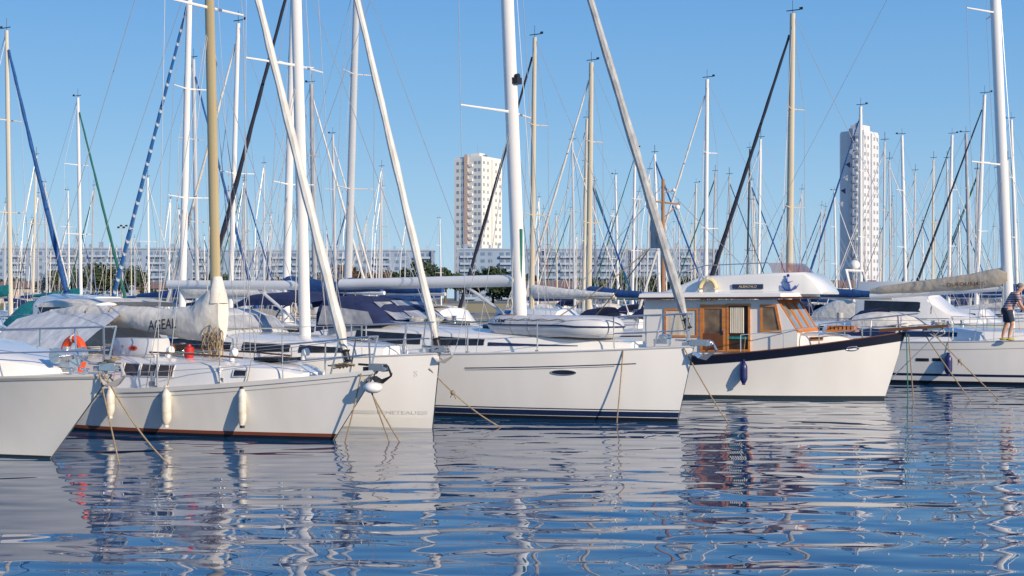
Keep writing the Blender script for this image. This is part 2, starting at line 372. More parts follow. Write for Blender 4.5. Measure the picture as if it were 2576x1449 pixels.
for q in(.75,.95):
    mb=MB(); e=b.edge(q,-1,.12,.05); mb.tube([e+Vector((-.1,0,.03)),e+Vector((.1,0,.03))],.018,6); mb.box(e,(.06,.05,.07)); mb.build('cleat','steel',b.root)
mb=MB(); mb.tube([(1.2+.02*t+.09*math.cos(t*.9),-.02+.09*math.sin(t*.9),1.50+.006*t) for t in range(20)],.014,5); mb.build('coiled_line','rope',b.root)
# ================================================================ BOAT 2 old sloop
b=Boat('sailboat',WP(840,1107),A,'weathered white sailboat with brass coloured mast, lettered beige sail cover and red boot stripe','sailboat',8.7,3.0,1.24,.80,.98,stern=.6,um=.42,pd=2.0,pw=1.5,fl=1.1,wl=.9)
b2=b; b.hull('gelold','deck',rail=None)
b.stripe('rubbing_strake',0,1,lambda u:b2.sh(u)-.05,lambda u:b2.sh(u)+.03,'gelold',off=.03)
b.stripe('boot_stripe',0,1,lambda u:.055,lambda u:.115,'antired',off=.008)
b.stripe('bottom_paint',0,1,-.25,.055,'black',off=.009)
b.stripe('shear_line',.25,.97,lambda u:b2.sh(u)-.14,lambda u:b2.sh(u)-.125,'grey',off=.006)
b.trunk('cabin',[(-.5,.35,1.17),(-.9,.62,1.28),(-1.5,.85,1.33),(-2.6,1.0,1.36),(-5.7,1.08,1.42),(-5.9,1.06,1.40)],'gel')
x0=b.c(432,945,-1.03).x; x1=b.c(305,945,-1.03).x
for k in range(3):
    a0=lerp(x1,x0,k/3+.02); a1=lerp(x1,x0,(k+1)/3-.02); b.trwin('cabin_window',a0,a1,.42,.82,'glassbrown',frame='alu')
xx=b.c(585,952,-.98).x; b.trwin('cabin_window',xx-.13,xx+.13,.4,.72,'glassdk',frame='alu')
for sd in(-1,1):
    mb=MB(); mb.tube([(-1.6,sd*.62,1.43),(-2.5,sd*.68,1.47),(-4,sd*.74,1.49),(-5.4,sd*.74,1.5)],.018,6)
    mb.build('grab_rail','wooddk',b.root)
mb=MB(); mb.box((-1.35,0,1.40),(.6,.6,.06)); mb.build('foredeck_hatch','glassdk',b.root)
mb=MB(); mb.box((-4.6,0,1.56),(1.2,.8,.1)); mb.build('companion_hatch','wooddk',b.root)
for q,yy in((-2.0,-.5),(-.9,.2),(-3.6,-.55)):
    mb=MB(); mb.tube([(q,yy,1.36),(q,yy,1.47),(q+.03,yy,1.52),(q+.09,yy,1.53)],[.05,.05,.07,.075],10); mb.build('vent_cowl','white',b.root)
for q in(-1.9,-3.3,-4.4):
    e=b.edge(q,-1,.14,.04); mb=MB(); mb.box(e+Vector((0,0,.05)),(.16,.05,.09)); mb.tube([e+Vector((-.03,0,.05)),e+Vector((-.03,0,.28))],.025,8); mb.build('turnbuckle','steel',b.root)
b.pulpit(-.7,.62,over=.12,r=.017)
b.lifelines(-.6,-8.2,7,.62)
mb0=b.c(545,840); mt=b.c(527,0); d=(mt-mb0); base=mb0+d*((1.36-mb0.z)/d.z); top=mb0+d*((12.5-mb0.z)/d.z)
b.rig(base,top,b.c(868,880),mastm='gold',r=.085,stay='sail',sr=.085,spreaders=(b.c(527,20).z,),sw=1.0,sweep=.12,back=(-8.6,0,.95),swpm='alum_white')
b.clutter(base,(-4.6,-5.5),1.44,2)
pB=b.c(130,805,0)
bm0=MB(); bm0.tube([(base.x-.1,0,1.98),(pB.x,0,2.12)],.05,8); bm0.build('boom','gold',b.root)
sc=bundle(b.root,'sail_cover',(base.x+.16,0,2.1),(pB.x,0,2.15),[(0,.50,.14,.10),(.05,.58,.2,.12),(.1,.46,.22,0),(.16,.32,.22,-.08),(.3,.26,.20,-.08),(.55,.22,.19,0),(.8,.2,.17,.02),(1,.1,.08,.02)],'canvas',3,N=46,rough=.9)
cl=MB(); cl.tube([(base.x+.02,0,2.4),(base.x+.01,0,2.65),(base.x,0,2.9)],[.2,.15,.09],12); cl.build('cover_collar','canvas',sc)
for t in (.6,.74): 
    x=lerp(base.x+.16,pB.x,t); mb=MB(); mb.tube([(x,.21*math.cos(a),2.12+.24*math.sin(a)) for a in [2*PI*k/12 for k in range(13)]],.010,4)
    mb.build('sail_tie','rope',sc)
lx0=b.c(374,832,-.26); lx1=b.c(444,826,-.26)
quadtext('lettering','AGEAL',(lx0.x,-.275,lx0.z),(lx1.x,-.275,lx1.z),(0,0,.20),'black',sc,bold=.015)
rr=random.Random(5); mb=MB()
for k in range(12):
    cx=base.x+.1+rr.uniform(-.18,.14); y=-.14+rr.uniform(-.1,.05); z=1.66+rr.uniform(-.1,.12); q=rr.uniform(.6,1.1); pts=[(cx+.1*q*math.cos(t*.7),y+.03*math.sin(t),z+.22*q*math.sin(t*.7)) for t in range(10)]; mb.tube(pts,.012,5)
mb.build('halyard_coil','rope',b.root)
anchor_part(b,1.02,1.28,.9,'blkplastic')
mb=MB()
for k in range(5): mb.tube([(.1+.08*k+.12*math.cos(t*.8),-.1+.1*math.sin(t*.8),1.27+.012*k+.05*math.sin(t*.3)) for t in range(12)],.013,5)
mb.build('coiled_line','rope',b.root)
aw=MB(); g=[]; rw=random.Random(8)
for i in range(23):
    x=lerp(-5.3,-8.2,i/22); zt=lerp(2.34,2.2,i/22)+.03*math.sin(i*.8); e=.12*math.sin(i*.9); j=lambda:rw.uniform(-.012,.012)
    g.append([(x-.25,-1.35+j(),1.30+e*.3),(x-.2,-1.2+.02*math.sin(i*1.2),1.45+e*.2),(x-.15,-1.0+.02*math.sin(i*1.2),1.62+j()),(x-.05,-.75+j(),1.85+j()),(x,-.45,2.06+j()),(x,0,zt),(x,.5,2.04),(x-.1,1.0,1.6),(x-.2,1.35,1.3)])
aw.loft(g,closed=False,cap=False); o=aw.build('cockpit_awning','canvasgrey',b.root,ang=60)
mb=MB(); mb.tube([b.edge(-8.5,-1),b.edge(-8.5,-1,.06,.65),b.edge(-8.6,1,.06,.65),b.edge(-8.5,1)],.014,6); mb.build('pushpit','steel',b.root)
p=b.c(355,873,-.5); rt=empty('storage_box',b.w((p.x,-.5,p.z-.17)),-A); tag(rt,'pale grey rounded box with orange emblem on cabin top behind lettered cover','box')
mb=MB(); mb.loft([[(x,y*s_,z) for x,y in((-.55,-.22),(-.45,-.28),(.45,-.28),(.55,-.22),(.55,.22),(.45,.28),(-.45,.28),(-.55,.22))] for z,s_ in((0,.9),(.05,1),(.26,1),(.34,.85))]); mb.build('box_body','pvcgrey',rt)
mb=MB(); mb.add([(.12*math.cos(2*PI*k/16)+.1,-.286,.16+.05*math.sin(2*PI*k/16)) for k in range(16)],[tuple(range(16))]); mb.build('emblem','orange',rt)
mb=MB(); mb.add([(.05,-.29,.16),(.13,-.29,.19),(.18,-.29,.16),(.13,-.29,.13)],[(0,1,2,3)]); mb.build('emblem','navy',rt)
def horseshoe(W,rz,s,m,label,cat='lifebuoy'):
    mb=MB(); pts=[]
    for k in range(17):
        th=-PI*.25+PI*1.5*k/16; pts.append((s*.26*math.cos(th),0,s*.3*math.sin(th)))
    pts=[(pts[0][0]-.03,0,pts[0][2]-.18*s)]+pts+[(pts[-1][0]+.03,0,pts[-1][2]-.18*s)]
    rt=empty('horseshoe_buoy',W,rz); tag(rt,label,cat); mb.tube(pts,.085*s,8,ell=.9); mb.build('buoy_body',m,rt)
    for k in(3,9,15):
        t=MB(); q=Vector(pts[k]); d=(Vector(pts[k+1])-Vector(pts[k-1])).normalized()*.02; t.tube([q-d,q+d],.092*s,8,ell=.9); t.build('strap','white',rt)
    mb=MB(); mb.tube([pts[6],(0,.05,.5*s),pts[11]],.008,5); mb.build('hanging_line','rope',rt); return rt
p=b.c(186,892,-1.42); horseshoe(b.w(p),-A,1.0,M['orange'],'orange red horseshoe buoy on the stern rail beside the grey awning')
p=b.c(476,885,-.5); o=MB(); o.tube([(0,0,0),(0,0,.05),(0,0,.2),(0,0,.22),(0,0,.26)],[.07,.09,.09,.04,.03],10); o=o.build('fuel_can','red'); o.location=b.w((p.x,-.5,p.z-.12)); tag(o,'small red can standing on cabin top near the brass coloured mast','can')
fender(b,282,975,1046,'pale bluish white fender, leftmost of three on the red striped sailboat',r=.082)
fender(b,425,975,1068,'white fender, middle of three on the red striped sailboat',r=.09)
fender(b,624,975,1070,'dirty white fender with dark bottom, right of three on the red striped sailboat',capm='blkplastic',r=.075)
p=b.c(938,975,-.12); rt=empty('ball_fender',b.w(p),-A); tag(rt,'round white ring fender hanging at bow of the red striped sailboat','fender')
mb=MB(); mb.ball((0,0,0),.16,14,8,sc=(1.1,1,.62)); mb.build('fender_body','white',rt); mb=MB(); mb.tube([(-.1,0,.08),(-.05,.1,.3)],.01,5); mb.build('fender_line','rope',rt)
# ================================================================ BOAT 3
b=Boat('sailboat',WP(1088,1077),A,'white sailboat with plumb bow and grey hull lettering, middle of the near row','sailboat',11,3.7,1.43,1.25,.18,stern=.8,um=.45,pd=2.1,pw=1.5,fl=.8)
b3=b; b.hull('gel','deck')
b.stripe('waterline_stripe',0,1,-.2,.2,'gelcream',off=.005)
u0,z0=b.hit(882,1038);u1,z1=b.hit(1076,1036)
def hs(u,z,off=.01): return b3.S(u,z,-1,off)
zc=(z0+z1)/2
M['palegrey']=mat('pale_grey_vinyl',(.64,.63,.59),.4)
b.stripe('hull_band',u0,lerp(u0,u1,.34),zc-.035,zc+.035,'palegrey',off=.008,sides=(-1,)); b.stripe('hull_band',lerp(u0,u1,.88),u1,zc-.035,zc+.035,'palegrey',off=.008,sides=(-1,))
text_map('lettering','BENETEAU',lambda x,y:hs(lerp(lerp(u0,u1,.36),lerp(u0,u1,.86),x),zc-.035+.07*y),M['palegrey'],b.root)
b.stripe('sheer_line',.5,.88,lambda u:b3.sh(u)-.35,lambda u:b3.sh(u)-.335,'palegrey')
u2,z2=b.hit(1043,940)
text_map('hull_emblem','S',lambda x,y:hs(u2+.006*x,z2-.05+.11*y),M['palegrey'],b.root)
b.trunk('coachroof',[(-.9,.4,1.55),(-1.6,.75,1.62),(-3,1.05,1.7),(-5.2,1.2,1.78),(-7.5,1.25,1.85),(-7.8,1.2,1.8)],'gel')
for a0,a1 in((-2.6,-1.6),(-4.0,-2.8),(-6.4,-4.3)): b.trwin('cabin_window',a0,a1,.35,.75,'glassdk',taper=.2)
mb=MB(); mb.box((-1.9,0,1.70),(.55,.55,.05)); mb.build('foredeck_hatch','glassdk',b.root)
b.pulpit(-1.2,.62,over=.05,r=.017); b.lifelines(-1.2,-10.3,7,.62)
q0=b.c(768,860); q1=b.c(745,0); d=q1-q0; base=q0+d*((1.68-q0.z)/d.z); top=q0+d*((15.2-q0.z)/d.z)
b.rig(base,top,b.c(1097,850),mastm='alum_white',r=.10,stay='sail',sr=.075,spreaders=(b.c(752,165).z,11.2),sw=1.15,sweep=.35,back=(-10.8,0,1.3))
b.clutter(base,(-5.6,-6.6),1.83,3)
y3=b.c(740,718); y4=b.c(425,716); mb=MB(); mb.tube([(base.x-.08,0,y3.z),(y4.x,0,y4.z)],.085,10,ell=1.2); mb.build('boom','alum_white',b.root)
mb=MB(); mb.tube([(base.x-.05,0,1.9),(base.x-1.3,0,y3.z-.08)],.035,8); mb.build('boom_vang','alu',b.root)
xa=b.c(650,830).x
o=canopy(b.root,'spray_hood',[(xa,1.72,1.76,1.0),(xa-.35,1.72,2.16,1.08),(xa-.8,1.7,2.28,1.15),(xa-1.3,1.65,2.3,1.18)],'canvasgrey')
canopy(b.root,'hood_window',[(xa-.06,1.76,1.84,.9),(xa-.33,1.8,2.13,.95)],'clear').location=(.02,0,.02)
o=canopy(b.root,'bimini',[(-8.3,2.3,2.42,1.2),(-8.8,2.3,2.5,1.25),(-9.8,2.3,2.5,1.25),(-10.4,2.3,2.42,1.2)],'canvas')
mb=MB()
for x in(-8.4,-9.4,-10.3):
    for sd in(-1,1): mb.tube([(-9.4,sd*1.4,1.3),(x,sd*1.2,2.35)],.014,5)
mb.build('bimini_frame','steel',b.root)
anchor_part(b,.2,1.5,.9,'grey')
# ================================================================ BOAT 4
b=Boat('sailboat',WP(1705,1061),A,'large white sailboat with navy boot stripe, navy canopies and dinghy on foredeck','sailboat',12.2,3.95,1.52,1.30,.36,stern=.82,um=.45,pd=2.15,pw=1.5,fl=.8)
b4=b; b.hull('gel','deck')
b.stripe('bottom_paint',0,1,-.25,.07,'black',off=.007)
b.stripe('boot_stripe',0,1,.085,.19,'navy',off=.007); b.stripe('boot_line',0,1,.215,.235,'navy',off=.007)
u0,z0=b.hit(1168,930); u1,z1=b.hit(1600,912)
b.stripe('sheer_line',u0,u1,lambda u:b4.sh(u)-.30,lambda u:b4.sh(u)-.28,'navy'); b.stripe('sheer_line',u0,u1-.03,lambda u:b4.sh(u)-.335,lambda u:b4.sh(u)-.325,'navy')
u,z=b.hit(1417,937); mb=MB(); mb.add([b.S(u+.018*math.cos(2*PI*k/20),z+.045*math.sin(2*PI*k/20),-1,.012) for k in range(20)],[tuple(range(20))]); o=mb.build('porthole','glassdk',b.root)
mb=MB(); mb.tube([b.S(u+.0195*math.cos(2*PI*k/20),z+.052*math.sin(2*PI*k/20),-1,.012) for k in range(21)],.009,5); mb.build('frame','steel',o)
b.trunk('coachroof',[(-.9,.35,1.60),(-1.6,.7,1.66),(-3,1.05,1.74),(-4.8,1.25,1.82),(-6.8,1.35,1.9),(-8,1.35,1.95),(-8.3,1.3,1.9)],'gel')
b.trwin('cabin_window',-7.4,-5.6,.35,.78,'glassdk',taper=.1); b.trwin('cabin_window',-5.3,-4.0,.35,.72,'glassdk',taper=.25); b.trwin('cabin_stripe',-3.9,-1.9,.38,.55,'navy',taper=.7)
for q in(-2.0,-4.4,-5.6):
    mb=MB(); mb.box((q,0,{-2.0:1.74,-4.4:1.87,-5.6:1.92}[q]),(.5,.5,.05)); mb.build('deck_hatch','glassdk',b.root)
for sd in(-1,1):
    mb=MB(); mb.tube([(-4.6,sd*.95,1.9),(-5.8,sd*1.0,1.95),(-7,sd*1.02,2.0)],.016,6); mb.build('grab_rail','steel',b.root)
b.pulpit(-1.1,.68,over=.12,r=.02); b.lifelines(-1.1,-11.4,8,.64)
q0=b.c(1308,790); q1=b.c(1276,0); d=q1-q0; base=q0+d*((1.76-q0.z)/d.z); top=q0+d*((16.6-q0.z)/d.z)
sb4=b.c(1724,800)
mast,mz=b.rig(base,top,sb4,mastm='alum_white',r=.12,stay='sailgrey',sr=.095,spreaders=(b.c(1287,282).z,11.8),sw=1.35,sweep=.4,back=(-12,0,1.35))
b.clutter(base,(-5.9,-6.4),1.93,4)
q=MB(); pz=mz((b.c(1285,205).z-base.z)/(top.z-base.z)); q.box(pz+Vector((.16,0,0)),(.16,.18,.14)); q.tube([pz+Vector((.1,0,.1)),pz+Vector((.22,0,.1))],.06,8); q.build('deck_light','blkplastic',mast)
q=MB(); pz=mz((3.4-base.z)/(top.z-base.z)); q.tube([pz+Vector((.12,-.05,-1.4)),pz+Vector((.13,-.05,.6))],.03,6); q.build('halyard_coil','ropegreen',b.root)
f0=b.c(1636,625);f1=b.c(1640,545);f2=b.c(1676,625);f3=b.c(1650,545)
q=MB(); q.loft([[(f1.x,-.05,f1.z),(f3.x,-.07,f3.z)],[(f1.x-.03,-.06,(f0.z+f1.z)/2),(f2.x-.06,-.02,(f0.z+f1.z)/2)],[(f0.x,-.03,f0.z),(f2.x,0,f2.z)]],closed=False,cap=False); q.build('sail_clew','sailgrey',b.root)
for yy in(-.3,.35):
    q=MB(); e=(-3.0,yy*3,1.75); q.tube(catenary((f0.x,-.03,f0.z),e,.1,8),.012,5); q.build('headsail_sheet','rope',b.root)
y3=b.c(1255,706); y4=b.c(858,716); mb=MB(); mb.tube([(base.x-.12,0,y3.z),(y4.x,0,y4.z)],.115,12,ell=1.15); mb.build('boom','alum_white',b.root)
p=b.c(1170,738); mb=MB(); mb.tube([(p.x,0,y3.z-.1),(base.x-.1,0,1.95)],.04,8); mb.build('boom_vang','alu',b.root)
mb=MB(); mb.tube([(y4.x+.2,0,y4.z),(y4.x-.2,0,2.0)],.012,5); mb.tube([(y4.x+.4,0,y4.z),(-8.4,0,2.0)],.012,5); mb.build('mainsheet','rope',b.root)
o=canopy(b.root,'spray_hood',[(-6.55,1.9,1.95,1.2),(-6.95,1.9,2.3,1.3),(-7.45,1.88,2.5,1.38),(-8.0,1.82,2.55,1.42),(-8.45,1.75,2.56,1.44)],'canvasnavy')
for (xa,za,ya),(xb2,zb2,yb2) in (((-6.62,2.02,-.6),(-7.3,2.42,-.58)),((-6.62,2.02,.05),(-7.3,2.45,.05)),((-6.62,2.02,.65),(-7.3,2.42,.6))):
    g=MB(); W=.30; g.add([(xa+.07,ya-W,za),(xa+.07,ya+W,za),(xb2+.08,yb2+W,zb2),(xb2+.08,yb2-W,zb2)],[(0,1,2,3)]); g.build('hood_window','clear',o,smooth=False)
g=MB(); g.add([(-6.85,-1.32,1.92),(-7.0,-1.33,2.2),(-8.2,-1.485,2.34),(-8.35,-1.485,1.9)],[(0,1,2,3)]); g.build('hood_window','clear',o,smooth=False)
o=canopy(b.root,'bimini',[(-8.75,2.3,2.45,1.35),(-9.1,2.32,2.6,1.42),(-9.9,2.34,2.66,1.45),(-10.7,2.32,2.62,1.45),(-11.1,2.25,2.45,1.4)],'canvasnavy')
mb=MB()
for x in(-8.9,-9.9,-11):
    for sd in(-1,1): mb.tube([(-10,sd*1.6,1.4),(x,sd*1.42,2.4)],.014,5)
mb.build('bimini_frame','steel',b.root)
for yy in(-.75,.75):
    mb=MB(); mb.tube([(-9.8+.13*math.cos(2*PI*k/16),yy+.45*math.cos(2*PI*k/16),1.9+.45*math.sin(2*PI*k/16)) for k in range(17)],.02,5); mb.build('steering_wheel','steel',b.root)
anchor_part(b,.52,1.58,1.15,'steel')
mb=MB(); mb.box((-.35,0,1.62),(.3,.2,.1)); mb.tube([(-.3,-.14,1.7),(-.3,.14,1.7)],.07,10); mb.build('windlass','steel',b.root)
# inflatable dinghy
dp0=b.c(1258,830,-.35); dp1=b.c(1562,845,-.35); rt=empty('inflatable_dinghy',b.w(((dp0.x+dp1.x)/2,-.3,1.70)),-A-.03); tag(rt,'grey inflatable dinghy with navy stripe lashed upright on the foredeck','dinghy')
Ld=(dp1.x-dp0.x)/2; r=.22
pts=[(-Ld,-.5,.26),(-Ld+.15,-.5,.24)]+[(lerp(-Ld+.3,Ld*.35,k/5),-.5,.22) for k in range(6)]
arc=[(Ld*.35+(Ld*.65-r)*math.sin(th),-.5*math.cos(th),.22-.03*math.sin(th)) for th in [PI*k/10 for k in range(1,10)]]
full=pts+arc+[(x,-y,z) for x,y,z in reversed(pts)]
rr=[.06,.17]+[r]*(len(full)-4)+[.17,.06]
mb=MB(); mb.tube(full,rr,14); tube=mb.build('buoyancy_tube','pvcgrey',rt,ang=60)
for k,t in enumerate((.25,.5)):
    x=lerp(-Ld+.3,Ld*.35,t); mb=MB(); mb.tube([(x-.02,-.5,.22),(x+.02,-.5,.22)],.224,14); mb.build('seam_band','grey',tube)
mb=MB(); off=[(x,-.722,z+.02) for x,y,z in pts[1:]]
mb.tube([(x,y,z) for x,y,z in off]+[(Ld*.35+(Ld*.65-r+.22)*math.sin(th),-.722*math.cos(th),.22-.01*math.sin(th)) for th in [PI*k/10 for k in range(1,10)]],.02,6); mb.build('rubbing_stripe','navy',tube)
mb=MB(); mb.box((-Ld*.1,0,.1),(Ld*1.5,.8,.04)); mb.build('floor','grey',rt); mb=MB(); mb.box((-Ld+.25,0,.28),(.05,.8,.34)); mb.build('transom','wooddk',rt); mb=MB(); mb.box((-.1,0,.33),(.2,.95,.03)); mb.build('seat','grey',rt)
quadtext('lettering','YAM',(-Ld+.3,-.735,.27),(-Ld+.58,-.735,.27),(0,0.02,.09),M['navy'],tube,bold=.02)
mb=MB(); mb.tube([(-Ld+.4,-.68,.37)]+[(lerp(-Ld+.5,Ld*.4,k/8),-.70,.34+.03*(k%2)) for k in range(9)],.010,5); mb.build('grab_line','rope',rt)
# ================================================================ BOAT 5 trawler
AT=R(25)
b=Boat('trawler_yacht',WP(2225,1004),AT,'white wooden trimmed trawler yacht with black sheer band and flybridge','motor yacht',11,3.9,1.66,.98,.52,stern=.8,um=.42,pd=2.6,pw=1.7,fl=1.2,wl=.92)
b5=b; b.hull('gel','teak',rail=None)
b.stripe('sheer_band',0,1,lambda u:b5.sh(u)-.21,lambda u:b5.sh(u)-.0,'sheerblack',off=.012)
b.stripe('bottom_paint',0,1,-.25,.08,'antidk',off=.008)
for sd in(-1,1):
    mb=MB(); mb.tube([b.S(i/30,b.sh(i/30),sd,.0)+Vector((0,0,.012)) for i in range(31)],.02,6,ell=.8); mb.build('cap_rail','wooddk',b.root)
HW=1.14; xf=-1.9; xr=b.c(1612,800,-HW).x
FR=.52
mb=MB(); mb.prism([(xr,.9),(xr+.1,2.46),(xf-FR,2.46),(xf,1.64),(xf,1.1)],-HW,HW); mb.build('deckhouse','gel',b.root,smooth=False)
def framed(root,c4,fw,mf,mp,nrm,name='window',depth=.03):
    c4=[Vector(q) for q in c4]; n=Vector(nrm).normalized(); k_=len(c4)
    inn=[]
    for i in range(k_):
        e1=(c4[(i+1)%k_]-c4[i]).normalized(); e2=(c4[i-1]-c4[i]).normalized(); sn=e1.cross(e2).length
        inn.append(c4[i]+(e1+e2)*(fw/max(sn,.3)))
    mb=MB(); m_=k_
    mb.add([q+n*depth for q in c4]+[q+n*depth for q in inn]+[q+n*.001 for q in c4]+[q+n*.008 for q in inn],[f for k in range(m_) for f in((k,(k+1)%m_,m_+(k+1)%m_,m_+k),(k,(k+1)%m_,2*m_+(k+1)%m_,2*m_+k),(m_+k,m_+(k+1)%m_,3*m_+(k+1)%m_,3*m_+k))])
    fo=mb.build(name,mf,root,smooth=False)
    g=MB(); g.add([q+n*.009 for q in inn],[tuple(range(k_))]); g.build('pane',mp,fo,smooth=False); return fo
M['cabglass']=mat('cabin_glass',(.34,.24,.14),.08,c2=(.08,.06,.05),scale=2.5)
M['warmglass']=mat('windscreen_glass',(.36,.38,.38),.06,c2=(.16,.17,.18),scale=1.5)
M['woodbright']=mat('windscreen_wood',(.60,.21,.035),.6,c2=(.50,.16,.028),scale=3)
def side4(x0,x1,y0,y1):
    return [b.c(x0,y1,-HW),b.c(x1,y1,-HW),b.c(x1,y0,-HW),b.c(x0,y0,-HW)]
framed(b.root,side4(1672,1757,776,848),.05,'wood','curtain',(0,-1,0))
w4=[b.c(1912,836,-HW),b.c(1968,836,-HW),b.c(1954,766,-HW),b.c(1912,766,-HW)]
framed(b.root,w4,.06,'wood','cabglass',(0,-1,0))
dr=framed(b.root,side4(1762,1827,766,884),.10,'wood','cabglass',(0,-1,0),'door',.04)
g=MB(); c4=side4(1770,1820,838,880); g.add([q+Vector((0,-.045,0)) for q in c4],[(0,1,2,3)]); g.build('door_panel','wooddk',dr,smooth=False)
g=MB(); q=b.c(1826,835,-HW); g.box((q.x-.03,-HW-.07,q.z),(.02,.03,.1)); g.build('door_handle','steel',dr)
dw=framed(b.root,side4(1829,1888,764,884),.05,'wood','interior',(0,-1,0),'doorway',.05)  # flat pane behind the frame, inner shade painted as its dark colour
g=MB(); a0=b.c(1836,772,-HW);a1=b.c(1872,838,-HW)
pts=[(lerp(a0.x,a1.x,k/14),-HW-.025-.018*(k%2)) for k in range(15)]
g.loft([[(x,y,a0.z) for x,y in pts],[(x,y,a1.z) for x,y in pts]],closed=False,cap=False); g.build('curtain','curtain',dw,smooth=False)
g=MB(); q=b.c(1857,850,-HW); g.box((q.x,-HW-.03,q.z),(.5,.02,.06)); g.build('seat_cushion','canvasteal',dw)
nz=Vector((.82,0,FR)).normalized()
for k in range(3):
    y0=lerp(-HW+.01,HW-.01,k/3+.002); y1=lerp(-HW+.01,HW-.01,(k+1)/3-.002)
    zb,zt=1.65,2.45; xb=xf-.01; xt=xf-FR*(zt-1.64)/.82
    framed(b.root,[(xb,y0,zb),(xb,y1,zb),(xt,y1,zt),(xt,y0,zt)],.085,'woodbright','warmglass',nz,'windscreen',.03)
xa_=b.c(1606,760,-1.42).x
def roofring(z,e,xa=xa_,xb=-1.75,hw=1.42):
    pts=[(xa-e,-hw-e),(xb-.5,-hw-e),(xb-.1+e,-hw*.8-e),(xb+e,-.5),(xb+e,.5),(xb-.1+e,hw*.8+e),(xb-.5,hw+e),(xa-e,hw+e)]
    return [(x,y,z+.03*max(0,(x+4)/3)) for x,y in pts]
mb=MB(); mb.loft([roofring(2.47,0),roofring(2.515,.03)]); mb.build('roof_trim','wooddk',b.root,smooth=False)
mb=MB(); mb.loft([roofring(2.518,.0),roofring(2.60,-.02),roofring(2.65,-.12)]); mb.build('cabin_roof','gel',b.root,ang=30)
FY=1.1
fb=[(b.c(1650,752,-FY).x,2.62,1.0),(b.c(1700,722,-FY).x,2.80,1.05),(b.c(1765,692,-FY).x,3.06,FY),(b.c(1930,684,-FY).x,3.12,FY),(b.c(2025,680,-.9).x,3.14,1.05),(b.c(2050,702,-.85).x,2.96,1.03),(b.c(2072,738,-.8).x,2.66,1.0)]
rings=[[(x,-w,2.6),(x,-w*.98,z-.08),(x,-w*.96,z-.03),(x,-w*.92,z),(x,w*.92,z),(x,w*.96,z-.03),(x,w*.98,z-.08),(x,w,2.6)] for x,z,w in fb]
mb=MB(); mb.loft(rings); fo=mb.build('flybridge','gel',b.root,ang=35)
x0=fb[3][0]; x1=fb[4][0]-.02
mb=MB(); g=[]
for k in range(13):
    th=-PI/2+PI*k/12; cx=x0+.1; cc=max(0,math.cos(th)); g.append([(cx+(x1-cx)*cc**.5,1.0*math.sin(th),3.13),(cx-.05+(x1-cx-.08)*cc**.5,.97*math.sin(th),3.26),(cx-.14+(x1-cx-.12)*cc**.5,.92*math.sin(th),3.38)])
mb.loft(g,closed=False,cap=False); mb.build('tinted_screen','burg',fo)
mb=MB(); mb.tube([(fb[1][0],-1.05,2.8),(fb[1][0],-1.05,3.12),(fb[2][0]+.1,-1.05,3.33),(x0,-1.02,3.38)],.014,6); mb.tube([(fb[2][0],-1.05,3.1),(fb[2][0]+.05,-1.05,3.33)],.014,6); mb.build('flybridge_rail','steel',fo)
a0=b.c(1843,729,-FY);a1=b.c(1920,729,-FY); mb=MB(); mb.box(((a0.x+a1.x)/2,-FY+.0,a0.z+.08),(a1.x-a0.x,.05,.12)); nb=mb.build('name_board','navy',fo,smooth=False)
quadtext('lettering','ALBACHLO',(a0.x+.16,-FY-.03,a0.z+.05),(a1.x-.16,-FY-.03,a0.z+.05),(0,0,.06),M['yellow'],nb,shear=.2)
e0=b.c(1988,714,-1.09); mb=MB()
def E(x,z): return (e0.x+x*1.15,-1.095,e0.z+z*1.15)
mb.tube([E(-.20,-.02),E(-.12,-.12),E(0,-.15),E(.12,-.1),E(.19,0)],[.01,.05,.06,.05,.01],6,ell=.3)
mb.tube([E(0,-.14),E(-.02,-.02),E(-.07,.08),E(-.06,.15)],[.055,.05,.04,.02],6,ell=.3)
mb.tube([E(-.14,.06),E(-.05,.03),E(.06,.06)],[.015,.035,.015],6,ell=.3)
mb.ball(E(-.045,.18),.04,8,5,sc=(1,.3,1)); mb.build('blue_emblem','blueem',fo)
p=b.c(1782,727,-1.15); horseshoe(b.w((p.x,-1.19,p.z)),-AT,.8,M['yellow'],'beige horseshoe buoy hung on the flybridge side beside the name board')
b.trunk('fore_cabin',[(-.75,.45,1.5),(-1.0,.7,1.58),(-1.88,.98,1.62)],'gel')
b.trwin('cabin_window',-1.65,-1.35,.5,.75,'glassbrown',frame='wood')
mb=MB(); p=b.c(2118,826,-.3)
for k in range(7): mb.box((p.x-.3+k*.1,-.25,1.76),(.06,.5,.12))
mb.box((p.x,-.25,1.69),(.72,.55,.06)); mb.build('wooden_grating','wood',b.root,smooth=False)
u,z=b.hit(2147,877)
mb=MB(); mb.tube([b.S(u+.011*math.cos(2*PI*k/16),z+.045*math.sin(2*PI*k/16),-1,.02) for k in range(17)],.014,6); mb.build('hawse_ring','steel',b.root)
b.pulpit(-1.4,.5,over=.5,r=.018)
for x in(-2.2,-3.2,-4.4,-5.6,-6.8):
    mb=MB(); e=b.edge(x,-1,.05); mb.tube([e,e+Vector((0,0,.45))],.014,6); mb.build('stanchion','steel',b.root)
mb=MB(); mb.tube([b.edge(x,-1,.05,.45) for x in(-1.4,-2.2,-3.2)],.012,5); mb.build('side_rail','steel',b.root)
mb=MB(); mb.prism([(-.1,1.66),(1.55,1.80),(1.55,1.86),(-.1,1.74)],-.22,.22); mb.build('bow_platform','wooddk',b.root,smooth=False)
mb=MB(); mb.tube([(1.4,0,1.78),(.15,0,.5)],.012,5); mb.build('bobstay','wire',b.root)
anchor_part(b,1.2,1.75,.8,'grey')
p=b.c(1668,700,0)
